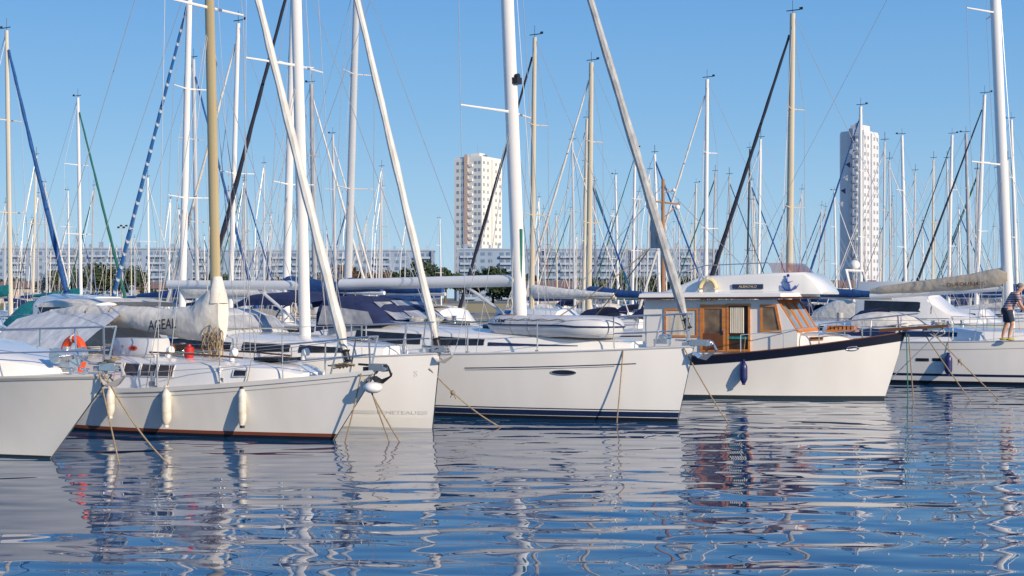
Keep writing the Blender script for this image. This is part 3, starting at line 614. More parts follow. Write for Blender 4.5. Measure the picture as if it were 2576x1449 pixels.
mb=MB(); mb.tube([(p.x,0,2.6),(p.x,0,5.65)],[.06,.045],8); ms=mb.build('mast','woodmast',b.root)
mb=MB(); z=b.c(1668,511,0).z; mb.tube([(p.x-.35,-.35,z+.06),(p.x+.35,.35,z-.02)],.025,6); mb.tube([(p.x,0,z-.4),(p.x+.3,.3,z-.05)],.015,5); mb.build('yardarm','woodmast',ms)
for sd in(-1,1):
    mb=MB(); mb.ball((p.x+.3*sd,.3*sd,z-.1),.07,8,5); mb.build('lamp','white',ms)
mb=MB(); mb.tube([(p.x,0,5.3),(p.x+.3,0,5.35)],.03,6); mb.ball((p.x+.3,0,5.35),.05); mb.build('masthead_lamp','white',ms)
mb=MB(); mb.tube([(p.x,0,5.5),(p.x-2.2,-.8,2.7)],.008,4); mb.tube([(p.x,0,5.5),(p.x+2.6,-.8,3.1)],.008,4); mb.build('mast_stay','wire',ms)
fender(b,1873,908,964,'navy fender hanging amidships on the trawler yacht',m='rubnavy',r=.095)
# ================================================================ BOAT 6 right sailboat
D6=39.9; O6=P(2835,0,D6); 
b=Boat('sailboat',(O6.x,D6),A,'white sailboat with tan boom cover and person on deck, cut off by right edge','sailboat',13,4.1,1.42,1.2,.3,stern=.85,um=.45,pd=2.15,pw=1.5)
b6=b; b.hull('gel','deck')
b.stripe('bottom_paint',0,1,-.25,.1,'black',off=.007); b.stripe('boot_stripe',0,1,.24,.31,'navy',off=.007)
b.stripe('sheer_line',.1,.95,lambda u:b6.sh(u)-.22,lambda u:b6.sh(u)-.2,'grey')
for x0,x1 in((2305,2337),(2345,2372)):
    u0,z0=b.hit(x0,905);u1,_=b.hit(x1,905); b.stripe('hull_window',u0,u1,z0-.04,z0+.05,'glassdk',off=.01,sides=(-1,))
b.trunk('coachroof',[(-1.2,.5,1.4),(-2.2,.9,1.52),(-4.6,1.25,1.62),(-8.2,1.4,1.72),(-8.5,1.3,1.68)],'gel')
b.trwin('cabin_window',-8.0,-6.2,.35,.8,'navy'); b.trwin('cabin_window',-6.0,-4.4,.35,.78,'navy',taper=.3)
b.pulpit(-1.2,.65); b.lifelines(-1.2,-12.2,8,.64)
q0=b.c(2536,760); q1=b.c(2503,0); d=q1-q0; base=q0+d*((1.62-q0.z)/d.z); top=q0+d*((17-q0.z)/d.z)
b.rig(base,top,(.2,0,1.9),mastm='alum_white',r=.12,stay='sailgrey',sr=.09,spreaders=(b.c(2518,415).z,b.c(2505,32).z),sw=1.2,sweep=.55,back=(-12.8,0,1.3))
b.clutter(base,(-4.8,-5.3),1.66,6)
pe=b.c(2190,742); pm=b.c(2530,700)
mb=MB(); mb.tube([(base.x-.1,0,pm.z-.28),(pe.x,0,pe.z-.04)],.1,10); mb.build('boom','alum_white',b.root)
sc=bundle(b.root,'sail_cover',(base.x-.02,0,pm.z-.02),(pe.x,0,pe.z+.1),[(0,.22,.14,.05),(.06,.3,.2,.05),(.3,.25,.2,.0),(.6,.2,.17,0),(.9,.15,.13,0),(1,.08,.07,0)],'canvastan',9,rough=.5)
l0=b.c(2382,722,-.22);l1=b.c(2478,718,-.22); quadtext('lettering','DUFOUR|425',(l0.x,-.23,l0.z-.02),(l1.x,-.23,l1.z-.02),(0,0,.14),M['wooddk'],sc,bold=.01)
canopy(b.root,'spray_hood',[(-5.9,1.66,1.70,1.0),(-6.2,1.68,1.92,1.1),(-6.7,1.66,2.06,1.18),(-7.2,1.64,2.08,1.2),(-7.6,1.64,2.0,1.18)],'canvas')
mb=MB(); mb.tube([b.edge(-12.8,-1),b.edge(-12.8,-1,.06,.7),b.edge(-12.8,1,.06,.7),b.edge(-12.8,1)],.015,6); mb.build('pushpit','steel',b.root)
fender(b,2388,890,942,'dark purple navy fender hanging on the rightmost sailboat',m='rubnavy',r=.11)
# ---------------------------------------------------------------- person
def person():
    q=b6.c(2536,857,-1.45); W=b6.w((q.x,-1.45,b6.sh(b6.ux(q.x))+.03))
    rt=empty('person',W,R(-12)); tag(rt,'person in striped shirt and dark shorts bending forward beside the mast','person')
    V=[];E=[];Rr=[]
    def v(p,r,par=None):
        V.append(p); Rr.append(r)
        if par is not None: E.append((par,len(V)-1))
        return len(V)-1
    pel=v((0,0,.86),.13); ab=v((.05,0,1.0),.125,pel); ch=v((.15,0,1.17),.145,ab); sh=v((.22,0,1.28),.12,ch); nk=v((.28,0,1.36),.055,sh)
    h1=v((.32,0,1.43),.075,nk); h2=v((.345,0,1.50),.088,h1); h3=v((.345,0,1.57),.07,h2); v((.42,0,1.475),.02,h2)
    for s_ in(-1,1):
        hp=v((-.01,s_*.1,.80),.105,pel); kn=v((.10 if s_<0 else -.02,s_*.13,.46),.062,hp); cf=v((.05 if s_<0 else -.08,s_*.13,.3),.06,kn); an=v((.0 if s_<0 else -.14,s_*.13,.09),.035,cf); ft=v((.07 if s_<0 else -.07,s_*.14,.035),.035,an); v((.15 if s_<0 else .02,s_*.15,.025),.028,ft)
        s1=v((.22,s_*.19,1.26),.06,sh); el=v((.31,s_*.24,1.0),.042,s1); wr=v((.46,s_*.17,.83),.027,el); pm_=v((.50,s_*.16,.77),.032,wr)
        for k in range(4):
            f1=v((.53+.005*k,s_*(.125+.022*k),.73),.009,pm_); v((.52,s_*(.125+.022*k),.69-.004*(k%2)),.008,f1)
        t1=v((.48,s_*.12,.75),.011,pm_); v((.50,s_*.10,.72),.009,t1)
    me=bpy.data.meshes.new('body'); me.from_pydata(V,E,[]); o=bpy.data.objects.new('body',me); col.objects.link(o); o.parent=rt
    sk=o.modifiers.new('Skin','SKIN'); sv=me.skin_vertices[0].data
    for i,r_ in enumerate(Rr): sv[i].radius=(r_,r_)
    sv[0].use_root=True
    ss=o.modifiers.new('Sub','SUBSURF'); ss.levels=1; ss.render_levels=2
    me.materials.append(mat('skin',(.55,.29,.19),.6))
    sm=mat('striped_shirt',(.5,.45,.45),.9); nt=sm.node_tree; w=nt.nodes.new('ShaderNodeTexWave'); w.bands_direction='Z'; w.inputs['Scale'].default_value=5; tc=nt.nodes.new('ShaderNodeTexCoord'); nt.links.new(tc.outputs['Object'],w.inputs[0]); r=nt.nodes.new('ShaderNodeValToRGB'); r.color_ramp.interpolation='CONSTANT'; r.color_ramp.elements[0].color=(.5,.46,.46,1); r.color_ramp.elements[1].position=.5; r.color_ramp.elements[1].color=(.2,.06,.09,1); nt.links.new(w.outputs[0],r.inputs[0]); nt.links.new(r.outputs[0],nt.nodes['Principled BSDF'].inputs['Base Color'])
    mb=MB(); mb.tube([(-.03,0,.84),(.05,0,1.0),(.14,0,1.16),(.21,0,1.28),(.26,0,1.34)],[.16,.15,.165,.16,.08],14,ell=1.0)
    for s_ in(-1,1): mb.tube([(.2,s_*.1,1.28),(.225,s_*.19,1.26),(.27,s_*.225,1.12)],[.09,.078,.068],10)
    mb.build('shirt',sm,rt)
    mb=MB(); mb.tube([(-.03,0,.92),(-.02,0,.8),(-.01,0,.74)],[.16,.165,.1],14)
    for s_ in(-1,1): mb.tube([(-.01,s_*.08,.84),(.03 if s_<0 else -.02,s_*.11,.68),(.07 if s_<0 else -.02,s_*.125,.52)],[.12,.112,.1],12)
    mb.build('shorts',mat('dark_shorts',(.03,.04,.07),.9),rt)
    mb=MB(); mb.ball((.325,0,1.545),.098,12,6,sc=(1,.95,.85)); mb.build('hair',mat('grey_hair',(.22,.19,.17),.9),rt)
    for s_ in(-1,1):
        mb=MB(); x0=.05 if s_<0 else -.1; mb.ball((x0,s_*.14,.03),.06,8,5,sc=(2.1,.9,.7)); mb.build('shoe',mat('yellow_shoe',(.5,.42,.1),.7),rt)
person()
# ================================================================ mooring ropes
rope_thing(b1.w((1.35,-.1,1.38)),WP(425,1168),.12,'long tan mooring rope slanting right from the motorboat bow','rope',.013)
rope_thing(b1.w((1.3,-.15,1.40)),WP(300,1168),.0,'dark tan rope hanging almost straight down below the motorboat anchor','rope',.012)
rope_thing(b2.w((.75,-.15,1.2)),WP(868,1112),.05,'short tan rope leaning left from bow of the red striped sailboat')
rope_thing(b2.w((.78,-.1,1.1)),WP(1006,1112),.03,'tan rope slanting right from bow of the red striped sailboat, outer of two')
rope_thing(b2.w((.85,-.1,1.1)),WP(980,1112),.02,'tan rope slanting right from bow of the red striped sailboat, inner of two')
rope_thing(b3.w((.0,-.1,1.15)),WP(1258,1074),.1,'knotted tan mooring rope running from the plumb bow in front of the navy striped hull',knot=.33)
p=b4.edge(-.9,-1,0,.03); rope_thing(b4.w(p),WP(1552,1062),.03,'tan mooring rope slanting left across the navy boot stripe near the bow')
rope_thing(b4.w((.2,-.12,1.5)),WP(1833,1066),.05,'tan mooring rope slanting right from the large sailboat bow towards the trawler')
rope_thing(b5.w((.6,-.1,1.6)),WP(2298,1006),.02,'brown rope hanging below the trawler bow platform'); rope_thing(b5.w((.55,-.1,1.65)),WP(2284,1006),.0,'green rope hanging straight down at the trawler stem','ropegreen')
rope_thing(b5.w((.9,.1,1.7)),WP(2442,1008),.03,'tan rope slanting right from trawler bow, left of two'); rope_thing(b5.w((1.1,.1,1.7)),WP(2512,1004),.03,'tan rope slanting right from trawler bow, right of two',knot=.42)
# ================================================================ background sailboats
placed=[]
hA=Vector((math.cos(A),-math.sin(A),0)); lA=Vector((math.sin(A),math.cos(A),0))
def free(W,s):
    a=W.dot(hA); c_=W.dot(lA)
    for (x,y,t) in placed:
        if abs(a-x)<5.6*(s+t) and abs(c_-y)<1.75*(s+t): return False
    return True
nrow=(Vector((9.3,35.4,0))-Vector((-7.2,22.2,0))).normalized(); nnr=Vector((-nrow.y,nrow.x,0))
def nearok(W,s,dr):
    c0=W-hA*(1.6*s*dr); return (c0-Vector((-7.2,22.2,0))).dot(nnr)>17+5*s*.5
def place(px,yt,dr,D=None,H=13.5):
    if D is None:
        D0=F*(H-HC)/(HY-yt); c=[D0*k for k in (1,.95,1.05,.9,1.1,.85,1.15,.8,1.2,1.25,.75,1.3,.7)]
    else: c=[D,D*1.04,D*1.08,D*1.12,D*1.16,D*1.2,D*.96]
    for d in c:
        if d>246: continue
        s=((HY-yt)*d/F+HC)/H; W=P(px,0,d); W.z=0; cc=W-hA*(1.3*s*dr)
        if nearok(W,s,dr) and free(cc,s): placed.append((cc.dot(hA),cc.dot(lA),s)); return W,s
    d=min(c[0],246); s=((HY-yt)*d/F+HC)/H; W=P(px,0,d); W.z=0; cc=W-hA*(1.3*s*dr); placed.append((cc.dot(hA),cc.dot(lA),s)); return W,s
def bgboat(px,yt,dr,label,mast='alum_white',stay='sail',cover='canvasblue',hood='canvasnavy',D=None,hull='gel',rk=.02,r=.09,sr=.07,sp=2,group=None,stripe='navy',hoodon=True,boomon=True,furl=True):
    W,s=place(px,yt,dr,D)
    a=A if dr>0 else A+PI
    h=Vector((math.cos(a),-math.sin(a),0)); O=W+h*(3.7*s)
    g=Boat('sailboat',(O.x,O.y),a,label,'sailboat',10,3.3,1.3,1.1,.35,group=group,scale=s)
    g.hull(hull,'deck',nu=16,rail=None)
    g.stripe('boot_stripe',0,1,.08,.18,stripe,n=12); g.stripe('sheer_line',0,1,lambda u:g.sh(u)-.16,lambda u:g.sh(u)-.11,stripe,n=12)
    g.trunk('coachroof',[(-1.2,.5,1.35),(-2.4,.8,1.5),(-6.6,1.05,1.62),(-6.9,1.0,1.6)],'gel')
    for sd in(-1,1): g.trwin('cabin_window',-5.8,-2.8,.4,.75,'glassdk',side=sd,n=4)
    top=Vector((-3.7-13.5*rk,0,13.5)); base=Vector((-3.7,0,1.5))
    g.rig(base,top,(.15,0,1.75),mastm=mast,r=r,stay=stay,sr=sr,spreaders=((6.0,9.8) if sp==2 else (7.5,)),sw=.95,sweep=.2,back=(-9.8,0,1.1),wr=.011,masthead=True,stayfrac=.96,furl=furl)
    if boomon:
        q=MB(); q.tube([(-3.85,0,2.55),(-7.8,0,2.5)],.06,8); q.build('boom',mast,g.root)
        bundle(g.root,'sail_cover',(-3.7,0,2.75),(-7.7,0,2.62),[(0,.25,.12,.1),(.08,.26,.17,.05),(.5,.18,.15,0),(1,.09,.08,0)],cover,int(px),N=20)
    if hoodon:
        canopy(g.root,'spray_hood',[(-6.3,1.6,1.65,.95),(-6.8,1.6,2.05,1.0),(-7.4,1.5,2.15,1.05)],hood,n=8)
    g.pulpit(-1.0,.6,r=.02)
    for x in(-2.5,-4.2,-6,-8):
        for sd in(-1,1): q=MB(); e=g.edge(x,sd); q.tube([e,e+Vector((0,0,.6))],.016,5); q.build('stanchion','steel',g.root)
    q=MB()
    for sd in(-1,1): q.tube([g.edge(x,sd,.06,.6) for x in(-1,-3,-5,-7,-9.5)],.010,4); q.tube([g.edge(x,sd,.06,.3) for x in(-1,-3,-5,-7,-9.5)],.010,4)
    q.build('lifeline','wire',g.root)
    return g
BG=[ # px base, ytop, dir, label, kwargs
(27,75,1,'background sailboat with cream mast and thick blue furled headsail at far left',dict(mast='tanmast',stay='stayblue',sr=.10,cover='canvasteal')),
(204,245,1,'background sailboat with dark green furled headsail left of the lamp mast',dict(stay='staygreen',sr=.08,cover='canvasteal')),
(457,-40,-1,'background sailboat with blue and white spiral wrapped headsail',dict(stay='spiral',sr=.08,rk=.03,cover='canvas',hood='canvasgrey',D=50,r=.11)),
(497,148,1,'background sailboat with blue headsail, just left of the brass mast',dict(mast='alu',stay='stayblue',hood='canvasgrey')),
(578,62,-1,'background sailboat with slim white mast leaning right of the brass mast',dict(rk=.035,cover='canvaswhite',sp=1,hood='canvas')),
(718,-120,-1,'background sailboat with tall white mast and long black furled headsail',dict(stay='stayblack',D=49,r=.11,sr=.085,rk=.03)),
(793,210,1,'background sailboat with grey mast and dark fittings right of the twin tall masts',dict(mast='greymast',cover='canvas',r=.11)),
(845,338,1,'background sailboat with short grey mast between the two leaning furled sails',dict(mast='alu')),
(872,-90,-1,'background sailboat with tall silver mast crossing the second furled sail',dict(mast='alu',D=50,rk=.035,r=.11,furl=False,hood='canvasgrey')),
(1337,95,-1,'background sailboat with tan mast and black headsail crossing the pale tower block',dict(mast='palegold',stay='stayblack',rk=.012,sr=.08,cover='canvaswhite')),
(1480,158,-1,'background sailboat with thick golden mast and white headsail, centre right',dict(mast='palegold',rk=.012,r=.11,cover='canvasblue')),
(1467,300,-1,'background sailboat with thin tan mast close beside the golden one',dict(mast='tanmast',cover='canvaswhite',sr=.05)),
(1590,375,-1,'background sailboat with thin mast and teal headsail behind the grey furled sail',dict(stay='staygreen',sr=.05)),
(1774,200,-1,'background sailboat with white mast and white headsail above the flybridge rail',dict(rk=.008,cover='canvaswhite')),
(1878,375,-1,'background sailboat with slim black mast above the flybridge',dict(mast='dkmast',stay='staygreen',sr=.04,r=.06)),
(1984,35,-1,'background sailboat with golden mast and long navy headsail behind the trawler',dict(mast='palegold',stay='stayblack',rk=.012,r=.105,sr=.095)),
(2165,268,-1,'background sailboat with blue headsail and small flags in front of the right tower',dict(stay='stayblue',rk=.0,hood='canvas')),
(2279,340,1,'background sailboat with plain white mast right of the right tower',dict(cover='canvas',hood='canvas',furl=False)),
(2385,340,-1,'background sailboat with white mast above the left end of tan boom cover',dict(stay='stayblack',sr=.05,hood='canvas')),
(2455,240,-1,'background sailboat with white mast leaning right and navy headsail near right edge',dict(stay='stayblack',rk=.035)),
(2440,335,1,'background sailboat with grey mast beside the leaning one near right edge',dict(mast='greymast',furl=False)),
(118,460,1,'background sailboat with short white mast behind the thick blue furled headsail',dict(mast='alu')),
(175,480,1,'background sailboat with short white mast right of the thick blue furled headsail',dict(furl=False)),
(1110,550,1,'small white sailboat with short mast left of the pale tower block',dict(furl=False)),
(1745,462,-1,'background sailboat with thin cream mast left of the flybridge',dict(mast='tanmast')),
(2105,480,1,'background sailboat with thin mast just left of the right tower',dict()),
(2560,300,1,'background sailboat with white mast right of the tan boom cover at right edge',dict(furl=False,rk=.03)),
(1555,440,1,'background sailboat with short white mast between the golden mast and grey furled sail',dict(furl=False)),
]
bgs={}
for i,(px,yt,dr,lb,kw) in enumerate(BG): bgs[px]=bgboat(px,yt,dr,lb,**kw)
g=bgs[2165]
for k in range(7):
    z=12.6-k*.75; mb=MB(); x=-3.5+.14*k; mb.add([(x,0,z),(x+.3,0,z-.12),(x,0,z-.35)],[(0,1,2)]); mb.build('signal_flag','canvasnavy' if k%2 else 'canvaswhite',g.root,smooth=False)
# ---------------------------------------------------------------- distant sailboats (copied prototypes)
def distproto(i):
    mast=['alum_white','alu','greymast','tanmast','alum_white','alu','woodmast','greymast'][i]; stay=['sail','stayblue','stayblack','sail','stayblue','sail','sailgrey','staygreen'][i]; cover=['canvasblue','canvaswhite','canvasnavy','canvas','canvasteal','canvasblue','canvas','canvasblue'][i]; hull=['gel','gel','navy','gel','gelcream','gel','gel','gel'][i]
    mr=[.09,.08,.075,.09,.10,.08,.07,.085][i]
    g=Boat('distant_sailboat',(0,0),0,'','sailboat',9.5,3.2,1.3,1.1,.35); g.hull(hull,'deck',nu=10,rail=None)
    g.trunk('coachroof',[(-1.2,.5,1.35),(-2.4,.8,1.5),(-6.9,1.0,1.6)],'gel')
    rk=[.2,.3,.1,.15,.35,.2,.1,.25][i]
    top=Vector((-3.7-rk,0,12)); base=Vector((-3.7,0,1.5))
    q=MB(); q.tube([base,top],[mr,mr*.75],6); q.build('mast',mast,g.root)
    q=MB(); q.tube([(.1,0,1.5),(-3.7-rk*.9,0,11.5)],[.03,.055,.03,.03,.06,.035,.02,.05][i],5); q.build('furled_headsail',stay,g.root)
    zs=[7,8.2,6.4,7.5,7,7.8,8.8,6.8][i]
    q=MB(); q.tube([(-3.85,-.9,zs),(-3.85,.9,zs)],.028,4); q.build('spreader',mast,g.root)
    q=MB(); 
    for sd in(-1,1): q.tube([(-3.9,sd*1.4,1.1),(-3.85,sd*.9,zs),top],.014,3)
    q.tube([(-9.3,0,1.1),top],.014,3); q.build('shroud','wire',g.root)
    q=MB(); q.tube([top,top+Vector((0,0,.6))],.02,3); q.tube([top+Vector((-.25,0,.15)),top+Vector((.25,0,.15))],.02,3); q.build('wind_vane','blkplastic',g.root)
    bundle(g.root,'sail_cover',(-3.8,0,2.6),(-7.5,0,2.5),[(0,.25,.14,.1),(.5,.18,.15,0),(1,.09,.08,0)],cover,i,N=12,n=8)
    if i%2==0: canopy(g.root,'spray_hood',[(-6.3,1.6,1.65,.95),(-6.8,1.6,2.1,1.05),(-7.6,1.5,2.2,1.15)],['canvasnavy','','canvasblue','','canvas','','canvasgrey',''][i],n=6)
    return g.root
NP=8
protos=[distproto(i) for i in range(NP)]
def kids(o): return [c for c in bpy.data.objects if c.parent==o]
PK=[kids(p) for p in protos]; used=[False]*NP
rnd=random.Random(21); dist=[]
def spread(x0,x1,n,ya,yb):
    for i in range(n):
        px=x0+(x1-x0)*(i+rnd.uniform(-.2,1.2))/n; dist.append((px,yb-(yb-ya)*rnd.random()**1.6))
spread(10,700,17,440,600); spread(30,1000,11,540,632); spread(640,1060,5,470,610); spread(1330,1720,10,440,600); spread(1300,2120,11,540,630); spread(1700,2100,9,430,590); spread(2130,2570,15,390,580); spread(2150,2570,8,540,630)
spread(60,1000,7,330,470); spread(1360,2090,7,350,480); spread(2230,2570,4,330,430)
dist.sort()
regs=[(-200,330,'left of the spiral headsail'),(330,640,'behind the brass mast'),(640,1150,'left of the pale tower'),(1150,1700,'right of the pale tower'),(1700,2120,'above the trawler'),(2120,2800,'around the right tower')]
ords=['first','second','third','fourth','fifth','sixth','seventh','eighth','ninth','tenth','eleventh','twelfth','thirteenth','fourteenth','fifteenth','sixteenth','seventeenth','eighteenth','nineteenth','twentieth','twenty-first','twenty-second','twenty-third','twenty-fourth','twenty-fifth','twenty-sixth','twenty-seventh','twenty-eighth','twenty-ninth','thirtieth','thirty-first','thirty-second','thirty-third','thirty-fourth','thirty-fifth','thirty-sixth','thirty-seventh','thirty-eighth','thirty-ninth','fortieth','forty-first','forty-second']
cnt=[0]*6
for px,yt in dist:
    dr=rnd.choice((1,-1,-1)); W,s=place(px,yt,dr,H=12)
    i=rnd.randrange(NP); ri=[k for k,(a0,a1,_) in enumerate(regs) if a0<=px<a1][0]
    if i==6 and (yt<520 or px<1300): i=5
    if not used[i]: o=protos[i]; used[i]=True
    else:
        o=protos[i].copy(); col.objects.link(o)
        for c in PK[i]:
            d=c.copy(); col.objects.link(d); d.parent=o
    a=A if dr>0 else A+PI; a+=rnd.uniform(-.06,.06)
    h=Vector((math.cos(a),-math.sin(a),0)); o.location=W+h*(3.7*s); o.rotation_euler=(rnd.uniform(-.012,.012),rnd.uniform(-.012,.012),-a); o.scale=(s,s,s)
    tag(o,f'distant slim masted sailboat {regs[ri][2]}, {ords[cnt[ri]]} from left there','sailboat','distant sailboats in the far rows'); cnt[ri]+=1
for i in range(NP):
    if not used[i]:
        for c in PK[i]: bpy.data.objects.remove(c)
        bpy.data.objects.remove(protos[i])
# ---------------------------------------------------------------- motor yachts in the middle distance
def motorboat(px,D,label,L=9,fly=True,canv='canvas',s=1,dr=1,hull='gel',dome=False):
    W=P(px,0,D); W.z=0; a=A if dr>0 else A+PI
    g=Boat('motor_boat',(W.x,W.y),a,label,'motorboat',L,3.2,1.45,1.15,.9,pd=2.6,pw=1.4,fl=1.3,scale=s); g.hull(hull,'deck',nu=16,rail=None)
    g.stripe('boot_stripe',0,1,.05,.2,'navy',n=12)
    k=L/9
    g.trunk('cabin',[(-1.6*k,.6,1.55),(-2.8*k,1.1,1.8),(-3.6*k,1.25,2.45),(-6.6*k,1.3,2.55),(-6.8*k,1.25,2.5)],'gel')
    for sd in(-1,1): g.trwin('cabin_window',-6.3*k,-3.4*k,.5,.82,'glassdk',side=sd,n=5)
    g.pulpit(-1.8,.65,r=.018)
    if fly:
        q=MB(); q.loft([[(-6.6*k,-1.15*w_,2.55+h_),(-6.75*k+.1*h_,-1.1*w_,2.55+h_),(-6.75*k+.1*h_,1.1*w_,2.55+h_),(-6.6*k,1.15*w_,2.55+h_),(-3.9*k-.6*h_,1.0*w_,2.55+h_),(-3.5*k-.9*h_,.5*w_,2.55+h_),(-3.5*k-.9*h_,-.5*w_,2.55+h_),(-3.9*k-.6*h_,-1.0*w_,2.55+h_)] for w_,h_ in((1,0),(.98,.3),(.93,.55))]); q.build('flybridge','gel',g.root)
        q=MB(); q.tube([(-6.8*k,-1.2,2.2),(-7.2*k,-1.0,3.6),(-7.2*k,1.0,3.6),(-6.8*k,1.2,2.2)],.07,6); q.build('radar_arch','gel',g.root)
        if dome: q=MB(); q.ball((-7.2*k,0,3.85),.25,10,6,sc=(1,1,.9)); q.build('radar_dome','white',g.root)
    canopy(g.root,'cockpit_cover',[(-6.7*k,1.3,2.5,1.3),(-7.6*k,1.3,2.45,1.4),(-8.7*k,1.2,1.9,1.3)],canv,n=8)
    return g
motorboat(2570,62,'white motor yacht with flybridge and radar dome behind the trawler bow',L=9.0,s=1.05,dome=True)
motorboat(1290,47,'small white motorboat with teal cover behind the dinghy',L=7,fly=False,canv='canvasteal',s=.85)
motorboat(1160,60,'small white motorboat with beige cover in front of the pale tower',L=8,fly=False,s=.9)
motorboat(90,40,'white motorboat with beige hard top behind the grey awning at left edge',L=9,fly=False,canv='canvasgrey')
motorboat(420,46,'small white motorboat with teal green cover behind the grey awning',L=7,fly=False,canv='canvasteal',s=1.0)
motorboat(1560,58,'white motorboat with blue cover behind the large sailboat bow',L=8,fly=False,canv='canvasblue',s=.8)
motorboat(2620,66,'white motorboat with navy tent cover behind the rightmost sailboat',L=8,fly=False,canv='canvasnavy',s=.8)
motorboat(2350,76,'white motorboat with grey cover under the tan boom',L=9,canv='canvasgrey',fly=False,s=.8)
# ================================================================ pontoon
c0=Vector((-7.2,22.2,0))+nnr*14.5
rt=empty('pontoon',c0+nrow*14,math.atan2(nrow.y,nrow.x)); tag(rt,'low plank topped floating pontoon behind the near row of boats','pontoon')
mb=MB(); mb.box((0,0,.45),(64,1.8,.12)); mb.build('plank_deck','teak',rt)
for k in range(16): mb=MB(); mb.box((-30+4*k,0,.15),(2.4,1.6,.48)); mb.build('float','grey',rt)
for k in range(6):
    mb=MB(); mb.tube([(-25+10*k,1.05,-.5),(-25+10*k,1.05,1.9)],.13,10); mb.build('pile','grey',rt)
# ================================================================ water, land
def water():
    m=bpy.data.materials.new('sea_water'); m.use_nodes=True; nt=m.node_tree;N=nt.nodes;L=nt.links;b=N['Principled BSDF']
    b.inputs['Base Color'].default_value=(.008,.07,.17,1); b.inputs['Roughness'].default_value=.005; b.inputs['IOR'].default_value=1.48
    tc=N.new('ShaderNodeTexCoord')
    def noise(sc,st,det,rot=0,dist=0):
        mp=N.new('ShaderNodeMapping'); mp.inputs['Scale'].default_value=st; mp.inputs['Rotation'].default_value=(0,0,rot); L.new(tc.outputs['Object'],mp.inputs[0])
        n=N.new('ShaderNodeTexNoise'); n.inputs['Scale'].default_value=sc; n.inputs['Detail'].default_value=det; n.inputs['Roughness'].default_value=.35; n.inputs['Distortion'].default_value=dist; L.new(mp.outputs[0],n.inputs[0]); return n
    a=noise(1.45,(.65,1.2,1),.4,.12,.35); c=noise(.55,(.7,1.25,1),.4,-.15,.2); e=noise(.10,(1,1.,1),1,.1,.2); f=noise(3.2,(.6,1.1,1),0,.1,.2)
    def mul(n,k):
        q=N.new('ShaderNodeMath'); q.operation='MULTIPLY'; q.inputs[1].default_value=k; L.new(n.outputs[0],q.inputs[0]); return q
    def add(x,y):
        q=N.new('ShaderNodeMath'); q.operation='ADD'; L.new(x.outputs[0],q.inputs[0]); L.new(y.outputs[0],q.inputs[1]); return q
    mr=N.new('ShaderNodeMapRange'); L.new(e.outputs[0],mr.inputs[0]); mr.inputs[1].default_value=.35; mr.inputs[2].default_value=.65; mr.inputs[3].default_value=.65; mr.inputs[4].default_value=1.15
    h=add(add(mul(a,.038),mul(c,.050)),mul(f,.0035))
    q=N.new('ShaderNodeMath'); q.operation='MULTIPLY'; L.new(h.outputs[0],q.inputs[0]); L.new(mr.outputs[0],q.inputs[1])
    bp=N.new('ShaderNodeBump'); bp.inputs['Strength'].default_value=1; bp.inputs['Distance'].default_value=1.0; L.new(q.outputs[0],bp.inputs['Height']); L.new(bp.outputs[0],b.inputs['Normal'])
    mb=MB(); mb.add([(-400,-60,0),(400,-60,0),(400,262,0),(-400,262,0)],[(0,1,2,3)]); o=mb.build('water',m,None,False); o['kind']='structure'
water()
mb=MB(); mb.add([(-2500,262,1.5),(2500,262,1.5),(2500,6000,1.5),(-2500,6000,1.5),(-2500,262,-1),(2500,262,-1)],[(0,1,2,3),(4,5,1,0)]); o=mb.build('ground',mat('ground',(.28,.25,.2),.9,c2=(.14,.15,.09),scale=.05),None,False); o['kind']='structure'
# ================================================================ buildings
M['conc']=mat('facade_white_hazed',(.28,.37,.50),.8,c2=(.24,.32,.45),scale=.15)  # white walls tinted blue-grey, distance haze put into the colour
M['concpale']=mat('facade_pale_hazed',(.37,.45,.57),.8,c2=(.33,.40,.51),scale=.15)  # paler trim with the same bluish haze painted in
M['towergrey']=mat('facade_tower_grey',(.66,.67,.71),.8,c2=(.60,.61,.66),scale=.15)
M['concwarm']=mat('facade_cream',(.78,.765,.72),.8,c2=(.72,.705,.66),scale=.15)
M['pinkband']=mat('facade_pink',(.62,.46,.37),.8)
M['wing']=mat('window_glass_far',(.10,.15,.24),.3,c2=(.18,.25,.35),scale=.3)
M['wintower']=mat('tower_window',(.22,.25,.30),.3,c2=(.36,.38,.42),scale=.3)
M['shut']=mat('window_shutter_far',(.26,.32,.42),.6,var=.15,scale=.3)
M['terra']=mat('terracotta_roof',(.28,.17,.13),.8,c2=(.22,.14,.11),scale=.8)
M['wallpink']=mat('wall_ochre',(.45,.39,.35),.8)
def windows(root,spots,w,h,mm='wing'):   # spots: (x,y,z,rz)
    mb=MB(); mb.box((0,0,0),(w,.12,h)); first=None
    for i,(x,y,z,rz) in enumerate(spots[:100]):
        if first is None: first=mb.build('window',mm,root,False); o=first
        else: o=first.copy(); col.objects.link(o); o.parent=root
        o.location=(x,y,z); o.rotation_euler=(0,0,rz)
    if len(spots)>100:
        mb=MB()
        for x,y,z,rz in spots[100:]: mb.box((x,y,z),(w,.12,h),rz)
        o=mb.build('windows',mm,root,False); o['kind']='stuff'
